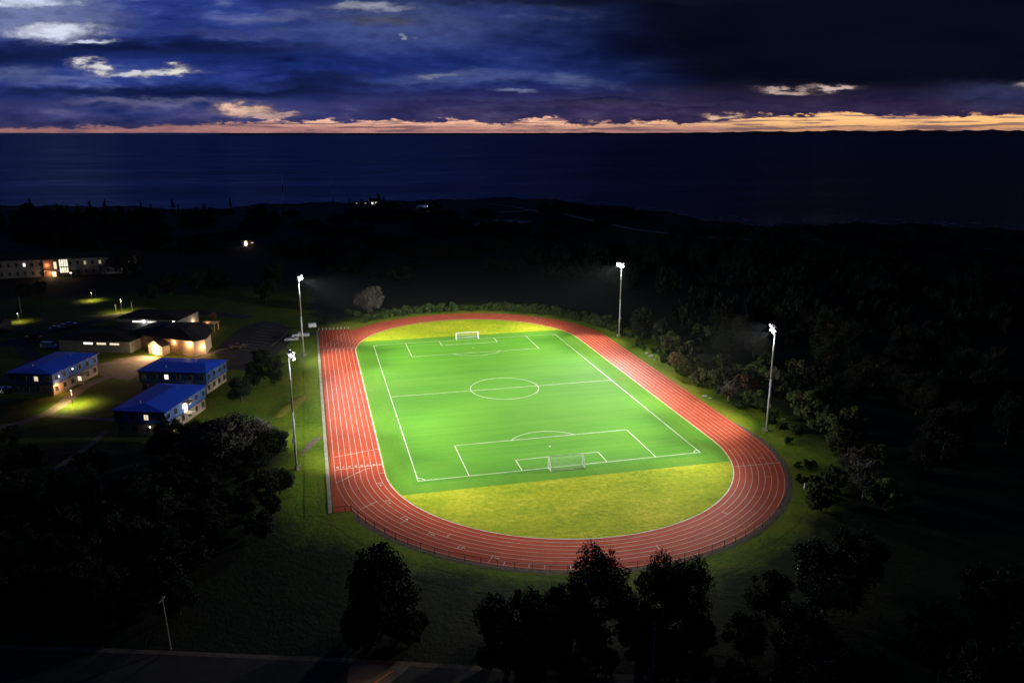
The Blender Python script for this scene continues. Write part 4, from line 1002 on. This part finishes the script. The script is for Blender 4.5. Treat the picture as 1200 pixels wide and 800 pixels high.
park('ss', 66, 386.5, 20, 'grey car in the dark lot behind the hall wing, first in its row', None)
park('ss', 76, 384, 20, 'grey car in the dark lot behind the hall wing, middle of its row')
park('ss', 83, 382, 20, 'grey car in the dark lot behind the hall wing, last in its row')
park('vw', 58, 408, -22, 'white van parked behind the blue roofed house farthest from the track')
park('vw', 83, 405, -22, 'white van parked at the end of the hall wing')
park('sw', 5, 459, 60, 'white car beside the far end wall of the outermost blue roofed house')
# small trailer and picnic table by the far run-out
p = at(366, 384.5); tl = empty('utility_trailer', (p.x, p.y, 0), R(10), 'white box trailer on the grass corner beyond the white pickup', 'trailer')
MB().box(0, 0, 1.15, 2.6, 1.5, 1.3).build('box_body', M_white, tl); MB().box(0, 0, 0.42, 2.8, 1.3, 0.12).tube((1.3, 0, 0.42), (2.4, 0, 0.4), 0.05).build('chassis', M_dark, tl)
for s in (-1, 1): MB().tube((0, s*0.66, 0.32), (0, s*0.86, 0.32), 0.32, n=12).build('wheel', M_tyre, tl)

# ------------------------------------------------------------------ roads and paving
def sheet(name, pts, z, mat, ground=False):
    mb = MB(); mb.add([(p[0], p[1], z) for p in pts], [tuple(range(len(pts)))]); return struct(mb.build(name, mat))
sheet('parking_lot', [at(u, v) for u, v in ((268, 432), (248, 412), (262, 400), (282, 384), (308, 376), (330, 378), (340, 386), (338, 404), (318, 420), (300, 436))], 0.008, M_asphalt)
mb = MB()
for k in range(9):
    f = k/8; u0, v0 = 279+f*26, 409-f*27; a = at(u0, v0); b = at(u0+27-f*4, v0+3.2-f*1.0); line(mb, a, b, 0.14, 0.014+k*0.0002)
for a, b in (((318, 405), (330, 396)), ((330, 396), (338, 388))): line(mb, at(*a), at(*b), 0.2, 0.017)
struct(mb.build('parking_markings', M_kerb))
sheet('plaza', [at(u, v) for u, v in ((168, 416), (188, 419), (176, 432), (150, 446), (118, 440), (112, 428), (140, 420))], 0.008, M_paving)
mb = MB(); ribbon(mb, [at(u, v).xy for u, v in ((0, 502), (30, 494), (56, 484), (72, 474), (86, 462), (100, 452), (118, 445), (140, 436))], 3.2, 0.012); ribbon(mb, [at(u, v).xy for u, v in ((58, 486), (90, 489), (124, 491), (150, 494))], 1.8, 0.016)
ribbon(mb, [at(u, v).xy for u, v in ((124, 505), (105, 522), (82, 538), (60, 552))], 1.6, 0.020); ribbon(mb, [at(u, v).xy for u, v in ((228, 421), (240, 417), (256, 410), (290, 404))], 2.2, 0.012); struct(mb.build('footpath', M_paving))
mb = MB(); ribbon(mb, [at(u, v).xy for u, v in ((-40, 412), (0, 405), (25, 397), (50, 390), (90, 382), (130, 372), (170, 366), (220, 364), (290, 372))], 6.0, 0.008); ribbon(mb, [at(u, v).xy for u, v in ((20, 398), (40, 420), (20, 440), (-30, 455))], 5.0, 0.013); struct(mb.build('campus_road', M_asphalt))
mb = MB(); ribbon(mb, [at(u, v).xy for u, v in ((92, 371), (118, 370), (150, 366), (182, 362))], 2.4, 0.025); ribbon(mb, [at(u, v).xy for u, v in ((-30, 400), (0, 396), (18, 388), (34, 382))], 1.6, 0.025); struct(mb.build('pavement', M_paving))
# road along the bottom of the photo: gravel verge, dark asphalt, driveway apron and a painted orange line
def bp(u, v): return at(u, v)
V0 = [at(-150, 750), at(0, 757.5), at(200, 764.5), at(300, 769), at(410, 773.5), at(480, 777.5), at(620, 786), at(900, 803), at(1300, 830)]
mb = MB(); ribbon(mb, [p.xy for p in V0], 0.9, 0.010); struct(mb.build('verge', M_path))
d = (V0[4]-V0[1]).normalized(); nn = Vector((d.y, -d.x, 0))
if nn.y > 0: nn = -nn
mb = MB(); mb.quad(*(V0[0]-d*120+nn*0.6+Vector((0, 0, 0.006)), V0[0]-d*120+nn*9+Vector((0, 0, 0.006)), V0[4]+d*200+nn*9+Vector((0, 0, 0.006)), V0[4]+d*200+nn*0.6+Vector((0, 0, 0.006)))); struct(mb.build('road', M_asphalt))
ap = [at(u, v) for u, v in ((416, 777.5), (408, 783), (407, 800), (408, 815), (440, 818), (462, 796), (478, 783), (480, 779.5))]
_p = at(412, 868); assumed_lamp = empty('street_lamp', (_p.x, _p.y, 0), math.atan2(at(440, 790).y-_p.y, at(440, 790).x-_p.x), 'assumed road lamp with an outreach arm, out of view beside the driveway', 'street lamp')  # unseen lamp, assumed and added to light the driveway and orange line
MB().tube((0, 0, 0), (0, 0, 4.2), 0.09, 0.06, 8).build('pole', M_steel, assumed_lamp); MB().tube((0, 0, 4.1), (1.2, 0, 4.4), 0.05, n=6).build('arm', M_steel, assumed_lamp)
MB().box(1.3, 0, 4.4, 0.6, 0.3, 0.15).build('lamp_head', M_dark, assumed_lamp); MB().dome((1.3, 0, 4.32), (0, 0, -1), 0.14, 0.8, 8, 3).build('lens', M_lampw, assumed_lamp)
lamp('street_light', 'SPOT', (1.3, 0, 4.1), 1500, (1.0, 0.66, 0.36), assumed_lamp, 0.1, R(80), 0.8, (4.5, 0, 0))  # added warm light of the assumed lamp, aimed at the driveway
sheet('driveway', ap, 0.014, M_paving)
mb = MB(); line(mb, at(460, 785.5), at(430, 806), 0.28, 0.024); struct(mb.build('road_marking', M_orange))

# ------------------------------------------------------------------ utility poles, masts, shore house, dome
def upole(u, v, h, label, lean=0.0):
    p = at(u, v); t = empty('utility_pole', (p.x, p.y, 0), 0, label, 'utility pole', 'utility poles along the road')
    MB().tube((0, 0, 0), (lean, 0, h), 0.17, 0.11, 9).build('pole', M_wood_pole, t); MB().box(lean*0.93, 0, h*0.94, 1.6, 0.1, 0.12, R(70)).build('crossarm', M_wood_pole, t)
upole(199.5, 760, 8.0, 'leaning pale timber pole beside the road verge', -0.25); upole(764, 800, 8.5, 'thin timber pole in front of the black foreground trees')
p = at(170, 758); st = empty('marker_stake', (p.x, p.y, 0), 0, 'short tilted stake in the grass beside the leaning timber pole', 'stake'); MB().tube((0, 0, 0), (0.35, 0, 1.2), 0.05, n=6).build('stake', M_wood_pole, st); MB().box(0.33, 0, 1.12, 0.16, 0.03, 0.16).build('reflector', M_white, st)
def mast(u, v, h, label):
    p = at_ground(u, v); t = empty('radio_mast', p, 0, label, 'mast', 'masts near the shore')
    mb = MB(); mb.tube((0, 0, 0), (0, 0, h*0.5), 0.5, 0.42, 8).tube((0, 0, h*0.5), (0, 0, h), 0.42, 0.3, 8)
    mb.build('pole', M_mast, t, True); MB().tube((0, 0, h), (0, 0, h+2.2), 0.08, 0.05, 5).build('antenna', M_white, t); MB().box(0, 0, 0.3, 1.8, 1.8, 0.6).build('base', M_kerb, t)
mast(333, 248, 33, 'taller pale mast rising above the dark shore'); mast(391, 238, 26, 'shorter thin mast nearer the lit shore house')
p = at_ground(440, 241); sh_ = empty('shore_house', p, R(-10), 'small house with bright windows among conifers on the shore', 'house')
MB().box(0, 0, 2.2, 10, 7, 4.4).build('wall', M_greywall, sh_); MB().add([(-5.4, -3.9, 4.4), (5.4, -3.9, 4.4), (5.4, 3.9, 4.4), (-5.4, 3.9, 4.4), (-5.4, 0, 7.4), (5.4, 0, 7.4)], [(3, 2, 1, 0), (0, 1, 5, 4), (2, 3, 4, 5), (1, 2, 5), (3, 0, 4)]).build('roof', M_shingle, sh_)
for x, z, mt in ((-2.6, 2.6, M_litcool), (1.0, 3.2, M_lit), (3.2, 1.4, M_litdim)): window(sh_, x, -3.5, z, 1.5, 1.5, -PI/2, mt)
lamp('porch_light', 'POINT', (-2.6, -5.5, 3.2), 120, COOL, sh_)
for u, v, lab in ((418, 239.5, 'faintly lit low cabin on the shore, farthest from the shore house'), (428, 239.5, 'faintly lit cabin on the shore between the far cabin and the shore house'), (434.5, 239, 'faintly lit cabin on the shore hard by the shore house')):
    p = at_ground(u, v); cb = empty('cabin', p, 0, lab, 'cabin', 'cabins beside the shore house'); MB().box(0, 0, 1.2, 5, 4, 2.4).build('wall', M_greywall, cb)
    MB().add([(-2.7, -2.2, 2.4), (2.7, -2.2, 2.4), (2.7, 2.2, 2.4), (-2.7, 2.2, 2.4), (-2.7, 0, 3.4), (2.7, 0, 3.4)], [(3, 2, 1, 0), (0, 1, 5, 4), (2, 3, 4, 5), (1, 2, 5), (3, 0, 4)]).build('roof', M_shingle, cb); window(cb, 0, -2.0, 1.4, 1.6, 1.0, -PI/2, M_litdim)
p = at_ground(495, 246); dm = empty('dome_shelter', p, R(-15), 'blue grey domed shelter with a white light on its end near the shore', 'shelter')
mb = MB(); n, L = 12, 9.0; vs = []
for x in (-L/2, L/2-0.0):
    for i in range(n+1): t = PI*i/n; vs.append((x, -4.2*math.cos(t), 4.3*math.sin(t)))
mb.add(vs, [(i, i+1, n+2+i, n+1+i) for i in range(n)]+[tuple(range(n, -1, -1)), tuple(range(n+1, 2*n+2))]); M_dome = simple('blue_grey_fabric', (0.30, 0.36, 0.62), (0.24, 0.3, 0.5), 0.4, 0.7); mb.build('cover', M_dome, dm)
MB().dome((4.6, -1.0, 2.6), (1, -0.5, 0), 0.7, 0.7, 8, 3).build('end_lamp', M_lampc, dm); lamp('shelter_light', 'POINT', (6.5, -7, 3.5), 500, COOL, dm)
p = at_ground(290, 287); lh = empty('cottage', p, R(15), 'tiny cottage with an orange lit doorway in the dark middle distance', 'cottage')
MB().box(0, 0, 1.5, 7, 5, 3).build('wall', M_greywall, lh); MB().add([(-3.8, -2.9, 3), (3.8, -2.9, 3), (3.8, 2.9, 3), (-3.8, 2.9, 3), (-3.8, 0, 5), (3.8, 0, 5)], [(3, 2, 1, 0), (0, 1, 5, 4), (2, 3, 4, 5), (1, 2, 5), (3, 0, 4)]).build('roof', M_shingle, lh)
MB().box(-1.4, -2.52, 1.3, 1.2, 0.08, 2.2).build('door', M_lampw, lh); lamp('door_light', 'POINT', (-1.4, -4.2, 2.2), 110, (1.0, 0.42, 0.2), lh); window(lh, 2.3, -2.5, 1.5, 1.3, 0.7, -PI/2, M_lit)

# ------------------------------------------------------------------ world: dusk sky under heavy cloud
w = bpy.data.worlds.new('World'); sc.world = w; w.use_nodes = True; nt = w.node_tree
bg = nt.nodes['Background']
tc = N(nt, 'ShaderNodeTexCoord'); sp = N(nt, 'ShaderNodeSeparateXYZ'); nt.links.new(tc.outputs['Generated'], sp.inputs[0])
xx, yy, zz = sp.outputs
az = mth(nt, 'ARCTAN2', xx, yy); az = mth(nt, 'SUBTRACT', az, YAW)
el = mth(nt, 'ARCSINE', zz)
U = mth(nt, 'MULTIPLY_ADD', mth(nt, 'TANGENT', mth(nt, 'MINIMUM', mth(nt, 'MAXIMUM', az, -1.3), 1.3)), 977.0, 600.0)       # bearing, in thousandths of a radian or so
Hh = mth(nt, 'MULTIPLY_ADD', mth(nt, 'DIVIDE', el, mth(nt, 'MAXIMUM', mth(nt, 'COSINE', az), 0.3)), FPX*1.16, 1.0)        # height over the horizon, same unit
def vec(su, sh, seed):
    c = N(nt, 'ShaderNodeCombineXYZ'); nt.links.new(mth(nt, 'DIVIDE', U, su), c.inputs[0]); nt.links.new(mth(nt, 'DIVIDE', Hh, sh), c.inputs[1]); c.inputs[2].default_value = seed
    return c.outputs[0]
n1 = noise(nt, vec(85, 26, 3.1), 1.0, 7, 0.62); n2 = noise(nt, vec(60, 34, 9.7), 1.0, 6, 0.6); n3 = noise(nt, vec(240, 42, 5.2), 1.0, 7, 0.6, 0.4); n4 = noise(nt, vec(26, 9, 1.3), 1.0, 5, 0.6)
n5 = noise(nt, vec(34, 11, 21.3), 1.0, 6, 0.68)
Uw = mth(nt, 'ADD', U, mth(nt, 'MULTIPLY', mth(nt, 'SUBTRACT', n2, 0.5), 110)); Hw = mth(nt, 'ADD', Hh, mth(nt, 'MULTIPLY', mth(nt, 'SUBTRACT', n1, 0.5), 44))
relief = mth(nt, 'ADD', mth(nt, 'MULTIPLY', n3, 0.62), mth(nt, 'MULTIPLY', n1, 0.38))
cloud = ramp(nt, relief, [(0.34, (0.0035, 0.009, 0.060)), (0.46, (0.0105, 0.025, 0.16)), (0.55, (0.027, 0.051, 0.25)), (0.66, (0.15, 0.19, 0.43))])
# darker towards the right and towards the top there
dim = sstep(nt, mth(nt, 'ADD', Uw, mth(nt, 'MULTIPLY', Hh, 1.0)), 560, 930)
cloud = mixc(nt, dim, cloud, mixc(nt, n3, (0.0006, 0.0014, 0.0045), (0.0032, 0.0052, 0.015)))
# mauve belt low over the horizon
belt = mth(nt, 'MULTIPLY', mth(nt, 'SUBTRACT', 1.0, sstep(nt, Hw, 22, 68)), sstep(nt, Uw, 180, 560))
cloud = mixc(nt, mth(nt, 'MULTIPLY', belt, 0.85), cloud, ramp(nt, n1, [(0.35, (0.014, 0.012, 0.045)), (0.55, (0.045, 0.028, 0.085)), (0.75, (0.11, 0.075, 0.15))]))
belt2 = mth(nt, 'MULTIPLY', mth(nt, 'SUBTRACT', 1.0, sstep(nt, Hw, 26, 46)), mth(nt, 'SUBTRACT', 1.0, sstep(nt, Uw, 250, 520)))
cloud = mixc(nt, mth(nt, 'MULTIPLY', belt2, 0.6), cloud, ramp(nt, n1, [(0.35, (0.014, 0.024, 0.10)), (0.56, (0.07, 0.066, 0.17)), (0.72, (0.20, 0.17, 0.28))]))
def gap(col, u, h, su, sh, lo=0.35, hi=0.62, amt=1.0, nz=None):
    global cloud
    a = mth(nt, 'DIVIDE', mth(nt, 'SUBTRACT', Uw, u), su); b = mth(nt, 'DIVIDE', mth(nt, 'SUBTRACT', Hw, h), sh)
    e = mth(nt, 'EXPONENT', mth(nt, 'MULTIPLY', mth(nt, 'ADD', mth(nt, 'MULTIPLY', a, a), mth(nt, 'MULTIPLY', b, b)), -1.0))
    e = mth(nt, 'MULTIPLY', e, mth(nt, 'ADD', 0.55, mth(nt, 'MULTIPLY', n5, 0.9)))
    rim = sstep(nt, e, max(0.02, lo-0.30), hi+0.24); core = sstep(nt, e, lo, hi+0.26)
    cloud = mixc(nt, mth(nt, 'MULTIPLY', rim, amt*0.5), cloud, tuple(c*0.42+0.01 for c in col))
    cloud = mixc(nt, mth(nt, 'MULTIPLY', core, amt), cloud, mixc(nt, sstep(nt, n4, 0.3, 0.62), tuple(c*0.62 for c in col), col))
gap((0.003, 0.008, 0.045), 230, 46, 330, 11, 0.2, 0.9, 0.85); gap((0.003, 0.007, 0.040), 190, 100, 230, 13, 0.2, 0.9, 0.75); gap((0.004, 0.009, 0.05), 20, 88, 90, 12, 0.2, 0.9, 0.7)
gap((0.0025, 0.005, 0.02), 640, 158, 260, 8, 0.2, 0.9, 0.85); gap((0.004, 0.009, 0.05), 400, 60, 120, 9, 0.2, 0.9, 0.6)
gap((0.13, 0.15, 0.34), 330, 138, 70, 7, 0.2, 0.9, 0.6); gap((0.06, 0.085, 0.27), 300, 118, 120, 6, 0.2, 0.9, 0.6); gap((0.05, 0.05, 0.15), 600, 38, 200, 3.5, 0.2, 0.9, 0.5); gap((0.07, 0.05, 0.13), 720, 30, 160, 3.0, 0.2, 0.9, 0.5)
gap((0.07, 0.105, 0.30), 470, 128, 150, 34, 0.05, 0.95, 0.7)
gap((0.075, 0.11, 0.32), 545, 66, 120, 10, 0.15, 0.9, 0.8); gap((0.26, 0.28, 0.44), 520, 69, 34, 3.0, 0.3, 0.9, 0.8); gap((0.20, 0.24, 0.45), 590, 49, 28, 3.5, 0.3, 0.9, 0.7)
gap((0.34, 0.37, 0.46), 440, 149, 50, 6, 0.25, 0.9, 0.9); gap((0.40, 0.46, 0.62), 475, 114, 7, 4, 0.35, 0.9, 0.9)
gap((0.085, 0.085, 0.11), 455, 134, 50, 8, 0.2, 0.9, 0.7)
gap((0.20, 0.24, 0.46), 50, 140, 120, 28, 0.2, 0.9, 0.8)
gap((0.70, 0.76, 0.93), 75, 122, 58, 14, 0.40, 0.62); gap((0.60, 0.68, 0.88), 30, 158, 110, 12, 0.35, 0.62); gap((0.62, 0.68, 0.86), 128, 110, 30, 4, 0.35, 0.7)
gap((0.82, 0.80, 0.80), 122, 79, 24, 6.0, 0.40, 0.72); gap((0.66, 0.66, 0.72), 180, 73, 62, 3.6, 0.35, 0.7); gap((0.85, 0.80, 0.72), 216, 74, 22, 5, 0.40, 0.7)
gap((0.10, 0.13, 0.30), 35, 66, 60, 13, 0.3, 0.9, 0.7)
gap((0.18, 0.18, 0.34), 180, 33, 130, 6, 0.25, 0.9, 0.6)
gap((0.92, 0.58, 0.44), 285, 28, 26, 6.0, 0.40, 0.66); gap((0.60, 0.38, 0.36), 310, 22, 40, 4.0, 0.40, 0.7)
gap((0.62, 0.45, 0.40), 918, 51, 34, 3.6, 0.35, 0.66); gap((0.62, 0.46, 0.42), 972, 54, 30, 4.0, 0.35, 0.66); gap((0.55, 0.46, 0.46), 1205, 58, 36, 7, 0.35, 0.66)
gap((0.95, 0.60, 0.40), 842, 20, 26, 2.6, 0.35, 0.7)
gap((0.035, 0.045, 0.13), 1180, 46, 90, 18, 0.1, 0.9, 0.7)
# afterglow strip on the horizon
thr = mth(nt, 'ADD', mth(nt, 'MULTIPLY', sstep(nt, U, 850, 890), 9.0), mth(nt, 'MULTIPLY', sstep(nt, U, 200, 320), 7.5))
hg = mth(nt, 'SUBTRACT', mth(nt, 'ADD', Hh, mth(nt, 'MULTIPLY', mth(nt, 'SUBTRACT', n5, 0.5), 34)), thr)
ev = N(nt, 'ShaderNodeMapRange'); nt.links.new(U, ev.inputs[0]); ev.inputs[1].default_value = -100; ev.inputs[2].default_value = 1300
glowc = ramp(nt, ev.outputs[0], [(0.05, (0.30, 0.16, 0.19)), (0.22, (0.36, 0.19, 0.22)), (0.33, (1.2, 0.66, 0.46)), (0.60, (1.25, 0.68, 0.42)), (0.70, (1.3, 0.72, 0.30)), (0.95, (1.3, 0.68, 0.26))])
pinkish = mth(nt, 'MULTIPLY', mth(nt, 'SUBTRACT', 1.0, sstep(nt, hg, -9.0, 1.0)), mth(nt, 'SUBTRACT', 1.0, sstep(nt, U, 820, 900)))
glowc = mixc(nt, mth(nt, 'MULTIPLY', pinkish, 0.75), glowc, (0.62, 0.30, 0.28))
low = mth(nt, 'SUBTRACT', 1.0, sstep(nt, Hh, 2.5, 7.5))
glowc = mixc(nt, mth(nt, 'MULTIPLY', low, 0.45), glowc, (0.75, 0.30, 0.26))
streak = noise(nt, vec(70, 3.2, 7.7), 1.0, 4, 0.6)
glowc = mixc(nt, mth(nt, 'MULTIPLY', sstep(nt, streak, 0.47, 0.60), 0.80), glowc, (0.20, 0.11, 0.15))
cloud = mixc(nt, mth(nt, 'SUBTRACT', 1.0, sstep(nt, hg, 1.5, 5.0)), cloud, glowc)
# sky overhead (out of the photograph): even deep blue cloud
over = sstep(nt, el, 0.20, 0.55)
cloud = mixc(nt, over, cloud, mixc(nt, sstep(nt, az, -0.05, 0.5), (0.012, 0.026, 0.10), (0.0022, 0.005, 0.016)))
# nothing below the horizon, only behind the camera the same blue
back = sstep(nt, mth(nt, 'ABSOLUTE', az), 1.1, 1.9)
cloud = mixc(nt, back, cloud, (0.005, 0.009, 0.032))
nt.links.new(cloud, bg.inputs['Color']); bg.inputs['Strength'].default_value = 1.0

# ------------------------------------------------------------------ thin sea haze (makes the glow round the lamps)
hz = MB().box(0, 5000, 65, 37000, 37000, 190).build('haze', []); tag(hz, kind='stuff')
mt = bpy.data.materials.new('haze'); mt.use_nodes = True; hn = mt.node_tree; hn.nodes.clear()
ho = hn.nodes.new('ShaderNodeOutputMaterial'); hv = hn.nodes.new('ShaderNodeVolumePrincipled'); hv.inputs['Density'].default_value = 0.000022; hv.inputs['Color'].default_value = (0.9, 0.93, 1.0, 1)
hn.links.new(hv.outputs[0], ho.inputs['Volume']); hz.data.materials.append(mt)

# ------------------------------------------------------------------ render settings
sc.view_settings.view_transform = 'Standard'; sc.view_settings.look = 'None'; sc.view_settings.gamma = 1; sc.view_settings.exposure = 0
sc.view_settings.use_curve_mapping = False
sc.render.engine = 'CYCLES'; sc.cycles.use_denoising = True; sc.cycles.max_bounces = 3; sc.cycles.diffuse_bounces = 1; sc.cycles.volume_bounces = 0; sc.cycles.transparent_max_bounces = 8
sc.cycles.sample_clamp_indirect = 3.0; sc.cycles.use_light_tree = True; sc.cycles.caustics_reflective = False; sc.cycles.caustics_refractive = False
